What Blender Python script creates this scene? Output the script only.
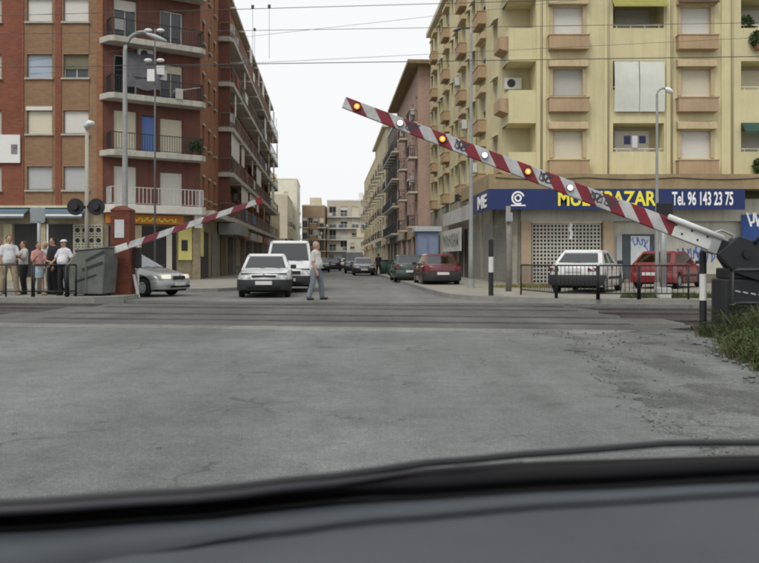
import bpy, bmesh, math, random
from math import radians as R, sin, cos, pi
from mathutils import Vector, Matrix
random.seed(7)
for o in list(bpy.data.objects): bpy.data.objects.remove(o)
SC = bpy.context.scene
COL = SC.collection
# ------------------------------------------------------------------ camera
F, CX, HY, EYE = 800.0, 379.5, 260.0, 1.2      # focal length in photo pixels, centre column, horizon row, eye height
cam = bpy.data.cameras.new('camera'); camo = bpy.data.objects.new('camera', cam); COL.objects.link(camo)
cam.sensor_width = 36; cam.lens = F / 759 * 36; cam.shift_y = -(281.5 - HY) / 759
cam.clip_start = .05; cam.clip_end = 3000
camo.location = (0, 0, EYE); camo.rotation_euler = (R(90), 0, 0)
cam.dof.use_dof = True; cam.dof.focus_distance = 26; cam.dof.aperture_fstop = 5.6
SC.camera = camo
SC.view_settings.view_transform = 'Standard'; SC.view_settings.look = 'None'
SC.view_settings.exposure = 0.0; SC.view_settings.gamma = 1
SC.cycles.filter_width = 2.0
SC.cycles.max_bounces = 6
# ------------------------------------------------------------------ sky and sun (thin overcast)
W = bpy.data.worlds.new('World'); SC.world = W; W.use_nodes = True
nt = W.node_tree; nt.nodes.clear()
sky = nt.nodes.new('ShaderNodeTexSky'); sky.sky_type = 'NISHITA'; sky.sun_disc = False
SUN_EL, SUN_AZ = 52, 208          # azimuth clockwise from +Y: behind the camera, a little to its left
sky.sun_elevation = R(SUN_EL); sky.sun_rotation = R(SUN_AZ); sky.dust_density = 4; sky.air_density = 1.2
hs = nt.nodes.new('ShaderNodeHueSaturation'); hs.inputs['Saturation'].default_value = .12
mx = nt.nodes.new('ShaderNodeMix'); mx.data_type = 'RGBA'; mx.inputs[0].default_value = .85
mx.inputs[7].default_value = (8.6, 8.75, 8.9, 1)
bg = nt.nodes.new('ShaderNodeBackground'); bg.inputs['Strength'].default_value = .12
wo = nt.nodes.new('ShaderNodeOutputWorld')
nt.links.new(sky.outputs[0], hs.inputs['Color']); nt.links.new(hs.outputs[0], mx.inputs[6])
nt.links.new(mx.outputs[2], bg.inputs['Color']); nt.links.new(bg.outputs[0], wo.inputs[0])
sl = bpy.data.lights.new('sun', 'SUN'); sl.energy = 1.5; sl.angle = R(25); sl.color = (1, .96, .9)
so = bpy.data.objects.new('sun', sl); COL.objects.link(so)
sd = Vector((sin(R(SUN_AZ)) * cos(R(SUN_EL)), cos(R(SUN_AZ)) * cos(R(SUN_EL)), sin(R(SUN_EL))))
so.rotation_euler = (-sd).to_track_quat('-Z', 'Y').to_euler(); so.location = (0, 0, 60)

# ------------------------------------------------------------------ helpers
def wx(px, d): return (px - CX) / F * d                 # sideways metres of a photo column at distance d
def wz(py, d): return EYE + (HY - py) / F * d           # height of a photo row at distance d
def S(r, g, b):
    f = lambda c: (c / 255 / 12.92) if c <= 10 else ((c / 255 + .055) / 1.055) ** 2.4
    return (f(r), f(g), f(b), 1)
MATS = {}
def M(name, rgb, rough=.8, var=.12, scale=2.0, bump=0., bscale=60., metal=0., spec=.35, emit=None, coat=0, dirt=.15, streak=0.):
    if name in MATS: return MATS[name]
    m = bpy.data.materials.new(name); m.use_nodes = True; t = m.node_tree; N = t.nodes; L = t.links
    b = N['Principled BSDF']; rgb = tuple(rgb[:3]) + (1,)
    b.inputs['Roughness'].default_value = rough; b.inputs['Metallic'].default_value = metal
    b.inputs['Specular IOR Level'].default_value = spec; b.inputs['Coat Weight'].default_value = coat
    tc = N.new('ShaderNodeTexCoord')
    if var > 0:
        n1 = N.new('ShaderNodeTexNoise'); n1.inputs['Scale'].default_value = scale; n1.inputs['Detail'].default_value = 8
        n1.inputs['Roughness'].default_value = .65
        L.new(tc.outputs['Object'], n1.inputs['Vector'])
        r1 = N.new('ShaderNodeMapRange'); r1.inputs[1].default_value = .3; r1.inputs[2].default_value = .7
        r1.inputs[3].default_value = 1 - var; r1.inputs[4].default_value = 1 + var
        L.new(n1.outputs[0], r1.inputs[0])
        n2 = N.new('ShaderNodeTexNoise'); n2.inputs['Scale'].default_value = scale * .23; n2.inputs['Detail'].default_value = 4
        L.new(tc.outputs['Object'], n2.inputs['Vector'])
        r2 = N.new('ShaderNodeMapRange'); r2.inputs[1].default_value = .4; r2.inputs[2].default_value = .7
        r2.inputs[3].default_value = 1; r2.inputs[4].default_value = 1 - dirt
        L.new(n2.outputs[0], r2.inputs[0])
        mu = N.new('ShaderNodeMath'); mu.operation = 'MULTIPLY'; L.new(r1.outputs[0], mu.inputs[0]); L.new(r2.outputs[0], mu.inputs[1])
        if streak:
            mp = N.new('ShaderNodeMapping'); mp.inputs['Scale'].default_value = (2.6, 2.6, .16); L.new(tc.outputs['Object'], mp.inputs[0])
            n4 = N.new('ShaderNodeTexNoise'); n4.inputs['Scale'].default_value = 1.0; n4.inputs['Detail'].default_value = 7; n4.inputs['Roughness'].default_value = .7; L.new(mp.outputs[0], n4.inputs['Vector'])
            r4 = N.new('ShaderNodeMapRange'); r4.inputs[1].default_value = .48; r4.inputs[2].default_value = .72; r4.inputs[3].default_value = 1; r4.inputs[4].default_value = 1 - streak; L.new(n4.outputs[0], r4.inputs[0])
            m4 = N.new('ShaderNodeMath'); m4.operation = 'MULTIPLY'; L.new(mu.outputs[0], m4.inputs[0]); L.new(r4.outputs[0], m4.inputs[1]); mu = m4
        mc = N.new('ShaderNodeVectorMath'); mc.operation = 'SCALE'; mc.inputs[0].default_value = rgb[:3]
        L.new(mu.outputs[0], mc.inputs['Scale']); L.new(mc.outputs[0], b.inputs['Base Color'])
    else: b.inputs['Base Color'].default_value = rgb
    if bump:
        n3 = N.new('ShaderNodeTexNoise'); n3.inputs['Scale'].default_value = bscale; n3.inputs['Detail'].default_value = 5
        L.new(tc.outputs['Object'], n3.inputs['Vector'])
        bp = N.new('ShaderNodeBump'); bp.inputs['Strength'].default_value = bump; bp.inputs['Distance'].default_value = .02
        L.new(n3.outputs[0], bp.inputs['Height']); L.new(bp.outputs[0], b.inputs['Normal'])
    if emit:
        b.inputs['Emission Color'].default_value = tuple(emit[0][:3]) + (1,); b.inputs['Emission Strength'].default_value = emit[1]
    MATS[name] = m; return m
def M_brick(name, c1, c2, mortar, scale=1.0, streak=.2):
    if name in MATS: return MATS[name]
    m = bpy.data.materials.new(name); m.use_nodes = True; t = m.node_tree; N = t.nodes; L = t.links
    b = N['Principled BSDF']; b.inputs['Roughness'].default_value = .9; b.inputs['Specular IOR Level'].default_value = .2
    tc = N.new('ShaderNodeTexCoord'); sp = N.new('ShaderNodeSeparateXYZ'); cb = N.new('ShaderNodeCombineXYZ')
    ad = N.new('ShaderNodeMath'); ad.operation = 'ADD'
    L.new(tc.outputs['Object'], sp.inputs[0]); L.new(sp.outputs[0], ad.inputs[0]); L.new(sp.outputs[1], ad.inputs[1])
    L.new(ad.outputs[0], cb.inputs[0]); L.new(sp.outputs[2], cb.inputs[1])
    bt = N.new('ShaderNodeTexBrick'); bt.inputs['Scale'].default_value = 1
    bt.inputs['Brick Width'].default_value = .26 * scale; bt.inputs['Row Height'].default_value = .075 * scale
    bt.inputs['Mortar Size'].default_value = .007 * scale; bt.inputs['Mortar Smooth'].default_value = .3
    bt.inputs['Color1'].default_value = c1; bt.inputs['Color2'].default_value = c2; bt.inputs['Mortar'].default_value = mortar
    L.new(cb.outputs[0], bt.inputs['Vector'])
    n = N.new('ShaderNodeTexNoise'); n.inputs['Scale'].default_value = .9; n.inputs['Detail'].default_value = 8
    mp = N.new('ShaderNodeMapping'); mp.inputs['Scale'].default_value = (1, 1, .45)
    L.new(tc.outputs['Object'], mp.inputs[0]); L.new(mp.outputs[0], n.inputs['Vector'])
    r = N.new('ShaderNodeMapRange'); r.inputs[1].default_value = .3; r.inputs[2].default_value = .7
    r.inputs[3].default_value = 1 - streak; r.inputs[4].default_value = 1 + streak; L.new(n.outputs[0], r.inputs[0])
    v = N.new('ShaderNodeVectorMath'); v.operation = 'SCALE'; L.new(bt.outputs[0], v.inputs[0]); L.new(r.outputs[0], v.inputs['Scale'])
    L.new(v.outputs[0], b.inputs['Base Color'])
    bp = N.new('ShaderNodeBump'); bp.inputs['Strength'].default_value = .4; bp.inputs['Distance'].default_value = .01; bp.invert = True
    L.new(bt.outputs[1], bp.inputs['Height']); L.new(bp.outputs[0], b.inputs['Normal'])
    MATS[name] = m; return m

class MB:
    """collects shapes that become one mesh"""
    def __init__(s): s.v = []; s.f = []
    def add(s, vs, fs):
        k = len(s.v); s.v += [tuple(p) for p in vs]; s.f += [tuple(i + k for i in f) for f in fs]; return s
    def box(s, x0, x1, y0, y1, z0, z1):
        return s.add([(x0,y0,z0),(x1,y0,z0),(x1,y1,z0),(x0,y1,z0),(x0,y0,z1),(x1,y0,z1),(x1,y1,z1),(x0,y1,z1)],
                     [(0,3,2,1),(4,5,6,7),(0,1,5,4),(1,2,6,5),(2,3,7,6),(3,0,4,7)])
    def rbox(s, c, size, rot):
        m = Matrix.Translation(c) @ rot.to_4x4(); a, b_, d = (q / 2 for q in size)
        vs = [m @ Vector(p) for p in ((-a,-b_,-d),(a,-b_,-d),(a,b_,-d),(-a,b_,-d),(-a,-b_,d),(a,-b_,d),(a,b_,d),(-a,b_,d))]
        return s.add(vs, [(0,3,2,1),(4,5,6,7),(0,1,5,4),(1,2,6,5),(2,3,7,6),(3,0,4,7)])
    def tube(s, pts, r, n=8, cap=True):
        pts = [Vector(p) for p in pts]; rs = r if isinstance(r, (list, tuple)) else [r] * len(pts)
        rings = []
        for i, p in enumerate(pts):
            d = (pts[min(i + 1, len(pts) - 1)] - pts[max(i - 1, 0)]).normalized()
            a = d.cross(Vector((0, 0, 1)) if abs(d.z) < .95 else Vector((1, 0, 0))).normalized(); b_ = d.cross(a)
            rings.append([p + (a * cos(2 * pi * k / n) + b_ * sin(2 * pi * k / n)) * rs[i] for k in range(n)])
        return s.loft(rings, cap)
    def loft(s, rings, cap=True, closed=True):
        n = len(rings[0]); vs = [p for r_ in rings for p in r_]; fs = []
        for i in range(len(rings) - 1):
            for k in range(n if closed else n - 1):
                k2 = (k + 1) % n
                fs.append((i * n + k, i * n + k2, (i + 1) * n + k2, (i + 1) * n + k))
        if cap: fs += [tuple(range(n - 1, -1, -1)), tuple(range((len(rings) - 1) * n, len(rings) * n))]
        return s.add(vs, fs)
    def prism(s, poly, z0, z1):
        n = len(poly)
        return s.add([(x, y, z0) for x, y in poly] + [(x, y, z1) for x, y in poly],
                     [tuple(range(n - 1, -1, -1)), tuple(range(n, 2 * n))] + [(i, (i + 1) % n, n + (i + 1) % n, n + i) for i in range(n)])
    def extr(s, poly, y0, y1):                          # polygon in x,z pulled along y
        n = len(poly)
        return s.add([(x, y0, z) for x, z in poly] + [(x, y1, z) for x, z in poly],
                     [tuple(range(n)), tuple(range(2 * n - 1, n - 1, -1))] + [(i, n + i, n + (i + 1) % n, (i + 1) % n) for i in range(n)])
    def extx(s, poly, x0, x1):                          # polygon in y,z pulled along x
        n = len(poly)
        return s.add([(x0, y, z) for y, z in poly] + [(x1, y, z) for y, z in poly],
                     [tuple(range(n - 1, -1, -1)), tuple(range(n, 2 * n))] + [(i, (i + 1) % n, n + (i + 1) % n, n + i) for i in range(n)])
    def ball(s, c, r, n=10, m=6):
        rx, ry, rz = r if isinstance(r, (list, tuple)) else (r, r, r); rings = []
        for j in range(1, m):
            t = pi * j / m
            rings.append([(c[0] + rx * sin(t) * cos(2*pi*k/n), c[1] + ry * sin(t) * sin(2*pi*k/n), c[2] - rz * cos(t)) for k in range(n)])
        k0 = len(s.v); s.loft(rings, cap=False)
        s.v += [(c[0], c[1], c[2] - rz), (c[0], c[1], c[2] + rz)]; a, b_ = len(s.v) - 2, len(s.v) - 1
        for k in range(n):
            s.f.append((a, k0 + (k + 1) % n, k0 + k)); q = k0 + (m - 2) * n
            s.f.append((b_, q + k, q + (k + 1) % n))
        return s
    def mesh(s, name, smooth=False, mat=None):
        me = bpy.data.meshes.new(name); me.from_pydata(s.v, [], s.f)
        bm = bmesh.new(); bm.from_mesh(me); bmesh.ops.recalc_face_normals(bm, faces=bm.faces); bm.to_mesh(me); bm.free()
        if smooth: me.polygons.foreach_set('use_smooth', [True] * len(me.polygons))
        if mat: me.materials.append(mat)
        return me
    def build(s, name, mat, parent=None, smooth=False, loc=(0, 0, 0), rot=0, bevel=0, seg=2):
        return link(name, s.mesh(name, smooth, mat), parent, loc, rot, bevel, seg)
def link(name, me, parent=None, loc=(0, 0, 0), rot=0, bevel=0, seg=2):
    o = bpy.data.objects.new(name, me); COL.objects.link(o); o.parent = parent; o.location = loc
    o.rotation_euler = rot if isinstance(rot, (tuple, list)) else (0, 0, rot)
    if bevel:
        b = o.modifiers.new('bevel', 'BEVEL'); b.width = bevel; b.segments = seg; b.limit_method = 'ANGLE'; b.angle_limit = R(35)
        b.harden_normals = False
    return o
def tag(o, label=None, cat=None, group=None, kind=None):
    if label: o['label'] = label
    if cat: o['category'] = cat
    if group: o['group'] = group
    if kind: o['kind'] = kind
    return o
def empty(name, loc, rz=0, label=None, cat=None, group=None):
    e = bpy.data.objects.new(name, None); COL.objects.link(e); e.location = loc; e.rotation_euler = (0, 0, rz); e.empty_display_size = .2
    return tag(e, label, cat, group)
CACHE = {}
def cached(key, fn):
    if key not in CACHE: CACHE[key] = fn()
    return CACHE[key]
def text_mesh(txt, w, h, mat, depth=.01, bold=.0):
    cu = bpy.data.curves.new('lettering', 'FONT'); cu.body = txt; cu.size = 1; cu.extrude = .01; cu.offset = bold; cu.resolution_u = 3
    o = bpy.data.objects.new('tmp', cu); COL.objects.link(o)
    dg = bpy.context.evaluated_depsgraph_get(); me = bpy.data.meshes.new_from_object(o.evaluated_get(dg))
    bpy.data.objects.remove(o); bpy.data.curves.remove(cu)
    xs = [v.co.x for v in me.vertices]; ys = [v.co.y for v in me.vertices]
    x0, x1, y0, y1 = min(xs), max(xs), min(ys), max(ys)
    for v in me.vertices:                               # stand it up in x,z, facing -y
        x, y, z = v.co; v.co = ((x - x0) / (x1 - x0) * w, -z / .01 * depth / 2, (y - y0) / (y1 - y0) * h)
    me.materials.clear(); me.materials.append(mat); me.name = 'lettering'
    return me
def ribbon(mb, pts, w, y, th=.004):                     # painted stroke on a wall: x,z polyline, flat at y
    for (a, b_) in zip(pts, pts[1:]):
        d = Vector((b_[0] - a[0], b_[1] - a[1])); n = Vector((-d.y, d.x)).normalized() * w / 2; e = d.normalized() * w * .3
        q = [(a[0] - e.x + n.x, a[1] - e.y + n.y), (b_[0] + e.x + n.x, b_[1] + e.y + n.y), (b_[0] + e.x - n.x, b_[1] + e.y - n.y), (a[0] - e.x - n.x, a[1] - e.y - n.y)]
        yy = y - random.random() * .002
        mb.add([(x, yy, z) for x, z in q], [(0, 1, 2, 3)])

class Face:
    """one facade plane: u runs along it, y is depth behind it (negative = in front), z up"""
    def __init__(s, parent, ox, oy, ang): s.p, s.ox, s.oy, s.a = parent, ox, oy, ang
    def pos(s, u, y, z): return (s.ox + u * cos(s.a) - y * sin(s.a), s.oy + u * sin(s.a) + y * cos(s.a), z)
    def put(s, name, me, u=0, y=0, z=0, bevel=0): return link(name, me, s.p, s.pos(u, y, z), s.a, bevel)
    def box(s, name, mat, u0, u1, y0, y1, z0, z1, bevel=0):
        a, b_, c = (u1 - u0) / 2, (y1 - y0) / 2, z1 - z0
        me = cached(('box', name, mat.name, round(a, 3), round(b_, 3), round(c, 3)), lambda: MB().box(-a, a, -b_, b_, 0, c).mesh(name, mat=mat))
        return s.put(name, me, (u0 + u1) / 2, (y0 + y1) / 2, z0, bevel)
    def wall(s, mat, u0, u1, z0, z1, holes, name='wall', depth=.22):
        """holes: (u0,u1,z0,z1[,depth]) real openings with reveals"""
        us = sorted({u0, u1} | {round(h[i], 4) for h in holes for i in (0, 1) if u0 < h[i] < u1})
        zs = sorted({z0, z1} | {round(h[i], 4) for h in holes for i in (2, 3) if z0 < h[i] < z1})
        mb = MB()
        for i in range(len(us) - 1):
            run = None
            for j in range(len(zs) - 1):
                cu, cz = (us[i] + us[i+1]) / 2, (zs[j] + zs[j+1]) / 2
                solid = not any(h[0] - 1e-4 < cu < h[1] + 1e-4 and h[2] - 1e-4 < cz < h[3] + 1e-4 for h in holes)
                if solid: run = run or zs[j]
                if run is not None and (not solid or j == len(zs) - 2):
                    top = zs[j] if not solid else zs[j+1]
                    mb.add([(us[i], 0, run), (us[i+1], 0, run), (us[i+1], 0, top), (us[i], 0, top)], [(0, 1, 2, 3)]); run = None
        for h in holes:
            a, b_, c, d = h[:4]; dp = h[4] if len(h) > 4 else depth
            P = [(a, 0, c), (b_, 0, c), (b_, 0, d), (a, 0, d), (a, dp, c), (b_, dp, c), (b_, dp, d), (a, dp, d)]
            fs = [(0, 1, 5, 4), (2, 3, 7, 6)]
            if a > u0 + 1e-3: fs.append((3, 0, 4, 7))
            if b_ < u1 - 1e-3: fs.append((1, 2, 6, 5))
            mb.add(P, fs)
        me = bpy.data.meshes.new(name); me.from_pydata(mb.v, [], mb.f); me.materials.append(mat)
        return s.put(name, me)

GLASS = M('window_glass', (.035, .042, .048), .08, 0, spec=.6)
def blind_mesh(w, h, mat, pitch=.06):
    n = max(2, int(h / pitch)); mb = MB()
    prof = []
    for i in range(n):
        z = h - i * h / n; prof += [(0, z), (-.012, z - h / n * .5), (0, z - h / n)]
    pr = [prof[0]] + [p for i, p in enumerate(prof[1:]) if p != prof[i]]
    for a, b_ in zip(pr, pr[1:]):
        mb.add([(-w/2, a[0], a[1]), (w/2, a[0], a[1]), (w/2, b_[0], b_[1]), (-w/2, b_[0], b_[1])], [(0, 1, 2, 3)])
    mb.box(-w/2, w/2, -.02, .0, -.03, 0)
    return mb.mesh('roller_blind', mat=mat)
def frame_mesh(w, h, mat, t=.06, mull=1):
    mb = MB(); mb.box(-w/2, w/2, -.04, .01, 0, t).box(-w/2, w/2, -.04, .01, h - t, h)
    mb.box(-w/2, -w/2 + t, -.038, .012, t, h - t).box(w/2 - t, w/2, -.038, .012, t, h - t)
    for k in range(mull):
        x = -w/2 + w * (k + 1) / (mull + 1); mb.box(x - t * .4, x + t * .4, -.036, .012, t, h - t)
    return mb.mesh('window_frame', mat=mat)
def window(face, u0, u1, z0, z1, depth=.18, blind=0., bmat=None, fmat=None, mull=1, name='window', gmat=None):
    w, h = round(u1 - u0, 3), round(z1 - z0, 3); g = gmat or GLASS
    me = cached(('pane', w, h, g.name, name), lambda: MB().box(-w/2, w/2, 0, .03, 0, h).mesh(name, mat=g))
    o = face.put(name, me, (u0 + u1) / 2, depth, z0)
    if fmat: link('window_frame', cached(('fr', w, h, fmat.name, mull), lambda: frame_mesh(w, h, fmat, mull=mull)), o, (0, -.012, 0))
    if blind > 0:
        bh = round(h * blind, 3)
        link('roller_blind', cached(('bl', w, bh, bmat.name), lambda: blind_mesh(w - .06, bh - .02, bmat)), o, (0, -.07, h - bh + .01))
    return o
def railing_mesh(L, h, mat, pitch=.12, r=.012, name='railing', ends=0):
    mb = MB(); mb.box(0, L, -.02, .02, h - .04, h).box(0, L, -.012, .012, .06, .085)
    n = int(L / pitch)
    for i in range(n + 1): mb.box(i * L / n - r, i * L / n + r, -r, r, .085, h - .04)
    if ends:
        for x in (0, L):
            mb.box(x - .02, x + .02, .03, ends, h - .04, h).box(x - .012, x + .012, .03, ends, .06, .085)
            k = max(1, int(ends / pitch))
            for i in range(1, k + 1): mb.box(x - r, x + r, ends * i / k - r, ends * i / k + r, .085, h - .04)
    return mb.mesh(name, mat=mat)
# ------------------------------------------------------------------ materials of the ground
def M_asphalt(name, rgb, patch=.25, crack=.5, spec=.25, rough=.85, fine=.35, stain=0):
    m = bpy.data.materials.new(name); m.use_nodes = True; t = m.node_tree; N = t.nodes; L = t.links
    b = N['Principled BSDF']; b.inputs['Roughness'].default_value = rough; b.inputs['Specular IOR Level'].default_value = spec
    tc = N.new('ShaderNodeTexCoord'); V = tc.outputs['Object']
    def noise(sc, det, lo, hi, a, b2, rgh=.6, vec=None):
        n = N.new('ShaderNodeTexNoise'); n.inputs['Scale'].default_value = sc; n.inputs['Detail'].default_value = det; n.inputs['Roughness'].default_value = rgh
        L.new(vec or V, n.inputs['Vector']); r = N.new('ShaderNodeMapRange')
        for i, q in enumerate((lo, hi, a, b2)): r.inputs[i + 1].default_value = q
        L.new(n.outputs[0], r.inputs[0]); return r.outputs[0], n
    def mul(a, b2):
        k = N.new('ShaderNodeMath'); k.operation = 'MULTIPLY'; L.new(a, k.inputs[0]); L.new(b2, k.inputs[1]); return k.outputs[0]
    big, _ = noise(.35, 6, .35, .65, 1 - patch, 1 + patch)
    mp = N.new('ShaderNodeMapping'); mp.inputs['Scale'].default_value = (1.6, .22, 1); mp.inputs['Rotation'].default_value = (0, 0, R(-3)); L.new(V, mp.inputs[0])
    trk, _ = noise(.5, 4, 0.35, .7, 1.14, .82, vec=mp.outputs[0])           # wheel tracks run along the road
    mid, _ = noise(4, 8, .3, .7, .86, 1.14)
    agg, ng = noise(90, 3, .35, .68, 1 - fine, 1 + fine)
    agg2, _ = noise(23, 4, .34, .66, 1 - fine * .6, 1 + fine * .6, .8)
    sp1, _ = noise(2.6, 9, .63, .67, 1, .5, .72)                        # small dark stains
    f = mul(mul(mul(mul(mul(big, mid), agg), sp1), agg2), trk)
    vo = N.new('ShaderNodeTexVoronoi'); vo.feature = 'DISTANCE_TO_EDGE'; vo.inputs['Scale'].default_value = .42
    wn = N.new('ShaderNodeTexNoise'); wn.inputs['Scale'].default_value = 1.3; wn.inputs['Detail'].default_value = 7
    L.new(V, wn.inputs['Vector'])
    wa = N.new('ShaderNodeVectorMath'); wa.operation = 'MULTIPLY_ADD'; wa.inputs[1].default_value = (1.7, 1.7, 0)
    L.new(wn.outputs[1], wa.inputs[0]); L.new(V, wa.inputs[2]); L.new(wa.outputs[0], vo.inputs['Vector'])
    cr = N.new('ShaderNodeMapRange'); cr.inputs[1].default_value = .0; cr.inputs[2].default_value = .012; cr.inputs[3].default_value = 1 - crack; cr.inputs[4].default_value = 1
    L.new(vo.outputs['Distance'], cr.inputs[0])
    gate, _ = noise(.6, 3, .5, .6, 0, 1)                                   # cracks only in places
    mixc = N.new('ShaderNodeMix'); mixc.inputs[2].default_value = 1; L.new(gate, mixc.inputs[0]); L.new(cr.outputs[0], mixc.inputs[3])
    f = mul(f, mixc.outputs[0])
    if stain:
        mp2 = N.new('ShaderNodeMapping'); mp2.inputs['Scale'].default_value = (1, .7, 1); mp2.inputs['Location'].default_value = (3.3, 1.7, 0); L.new(V, mp2.inputs[0])
        s2, _ = noise(.85, 7, .5, .6, 1, 1 - stain, .62, mp2.outputs[0]); f = mul(f, s2)
    sc_ = N.new('ShaderNodeVectorMath'); sc_.operation = 'SCALE'; sc_.inputs[0].default_value = rgb[:3]; L.new(f, sc_.inputs['Scale'])
    L.new(sc_.outputs[0], b.inputs['Base Color'])
    bp = N.new('ShaderNodeBump'); bp.inputs['Strength'].default_value = .5; bp.inputs['Distance'].default_value = .008
    L.new(ng.outputs[0], bp.inputs['Height']); L.new(bp.outputs[0], b.inputs['Normal'])
    MATS[name] = m; return m
ASPH = M_asphalt('asphalt_weathered', (.15, .158, .155), .16, .5)
ASPH2 = M_asphalt('asphalt_crossing', (.105, .105, .1), .2, .4)
ASPH3 = M_asphalt('asphalt_street', (.17, .168, .158), .15, .4)
VERGE = M_asphalt('verge_dirt', (.145, .15, .144), .25, .5, fine=.45, stain=.42)
PATCH = M_asphalt('tar_patch', (.085, .083, .078), .25, .3)
PAVE = M('pavement_concrete', (.27, .255, .215), .9, .15, 1.5, .3, 80)
KERB = M('kerb_stone', (.24, .235, .215), .85, .15, 3, .2)
EARTH = M('earth', (.12, .105, .075), .95, .3, 1, .5, 20)
BALL = M('ballast_stone', (.055, .053, .05), .95, .5, 14, .9, 30)
STEEL = M('rail_steel', (.22, .2, .19), .38, .15, 5, metal=.8)
RUST = M('rail_rust', (.09, .055, .035), .8, .2, 5)
TB = -.14                                    # the tracks lie a little askew: y falls by .14 for each metre to the right
def tline(c, x): return c + TB * x

tag(MB().add([(-900, -600, -.35), (900, -600, -.35), (900, 1500, -.35), (-900, 1500, -.35)], [(0, 1, 2, 3)]).build('ground', EARTH), kind='structure')
# near road, cut off along the tracks
def wob(x0, x1, c, n, amp, rnd):
    return [(x0 + (x1 - x0) * i / n, tline(c, x0 + (x1 - x0) * i / n) + rnd.uniform(-amp, amp)) for i in range(n + 1)]
rn = random.Random(3)
near = [(-60, -25), (60, -25)] + list(reversed(wob(-60, 60, 14.25, 60, .0, rn)))
tag(MB().prism(near, -.35, 0).build('road_near_side', ASPH), kind='structure')
# far road and street
CL0, CR0 = -8.6, 5.0                         # ends of the level crossing surface
far = [(-160, tline(22.6, -60)), (-60, tline(22.6, -60)), (60, tline(22.6, 60)), (160, tline(22.6, 60)), (160, 330), (-160, 330)]
tag(MB().prism(far, -.35, 0).build('road_far_side', ASPH3), kind='structure')
# crossing surface in strips between the rails
t1, t2, g = 16.35, 20.35, .835
rails = [t1 - g, t1 + g, t2 - g, t2 + g]
cuts = [14.25]
for r_ in rails: cuts += [r_ - .045, r_ + .075]
cuts.append(22.6)
cross = MB()
for i in range(0, len(cuts), 2):
    a, b_ = cuts[i] + (.012 if i == 0 else 0), cuts[i + 1] - (.012 if i == len(cuts) - 2 else 0)
    re = [CR0 + rn.uniform(-.35, .5) + .35 * (1 - (a - 14.3) / 8) for _ in range(2)]
    le = CL0 + (a - 14) * .2
    top = [(le + rn.uniform(-.2, .2), tline(a, le))]; n = 12
    for k in range(1, n): x = le + (re[0] - le) * k / n; top.append((x, tline(a, x)))
    top += [(re[0], tline(a, re[0])), (re[0] + rn.uniform(-.3, .25), tline((2*a + b_) / 3, re[0])), (re[1] + rn.uniform(-.2, .3), tline((a + 2*b_) / 3, re[1])), (re[1], tline(b_, re[1]))]
    for k in range(n - 1, 0, -1): x = le + (re[1] - le) * k / n; top.append((x, tline(b_, x)))
    top += [(le, tline(b_, le))]
    cross.prism(top, -.345, -.004 if i % 4 else -.001)
tag(cross.build('level_crossing_surface', ASPH2), kind='structure')
# track bed: ballast, sleepers, rails
def ballast(x0, x1, name):
    mb = MB(); nx, ny = int((x1 - x0) / .11), int(8.3 / .11); rr = random.Random(11); vs, fs = [], []
    for j in range(ny + 1):
        for i in range(nx + 1):
            x = x0 + (x1 - x0) * i / nx; y = 14.27 + 8.3 * j / ny
            vs.append((x + rr.uniform(-.04, .04), tline(y, x) + rr.uniform(-.04, .04), -.24 + rr.uniform(-.05, .05)))
    for j in range(ny):
        for i in range(nx): k = j * (nx + 1) + i; fs.append((k, k + 1, k + nx + 2, k + nx + 1))
    return tag(mb.add(vs, fs).build(name, BALL), 'dark grey stone ballast under the railway tracks', 'ballast', kind='stuff')
ballast(4.2, 22, 'ballast'); ballast(-26, -6.4, 'ballast')
ang_t = math.atan(TB)
CONC = M('sleeper_concrete', (.15, .142, .125), .9, .2, 6)
sl_me = MB().box(-.13, .13, -1.3, 1.3, -.1, 0).mesh('sleeper', mat=CONC)
for ti, tc_ in enumerate((t1, t2)):
    tr = empty('railway_track', (0, tc_, 0), 0, 'nearer railway track of two steel rails crossing the road' if ti == 0 else 'farther railway track of two steel rails, on the street side', 'railway track', 'two parallel tracks of the level crossing')
    for rr_ in (-g, g):
        mb = MB()
        for x0, x1 in ((-60, 60),):
            prof = [(-.036, -.005), (.036, -.005), (.036, -.04), (.01, -.05), (.01, -.16), (.07, -.175), (.07, -.19), (-.07, -.19), (-.07, -.175), (-.01, -.16), (-.01, -.05), (-.036, -.04)]
            mb.add([(x0, rr_ + tline(0, x0) + p, z) for p, z in prof] + [(x1, rr_ + tline(0, x1) + p, z) for p, z in prof],
                   [tuple(range(12)), tuple(range(23, 11, -1))] + [(i, 12 + i, 12 + (i + 1) % 12, (i + 1) % 12) for i in range(12)])
        mb.build('rail', STEEL, tr)
    x = -20.0
    while x < 20:
        if x < CL0 - .8 + (tc_ - 14) * .2 or x > CR0 + .9: link('sleeper', sl_me, tr, (x, tline(0, x), -.19), ang_t)
        x += .62
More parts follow.
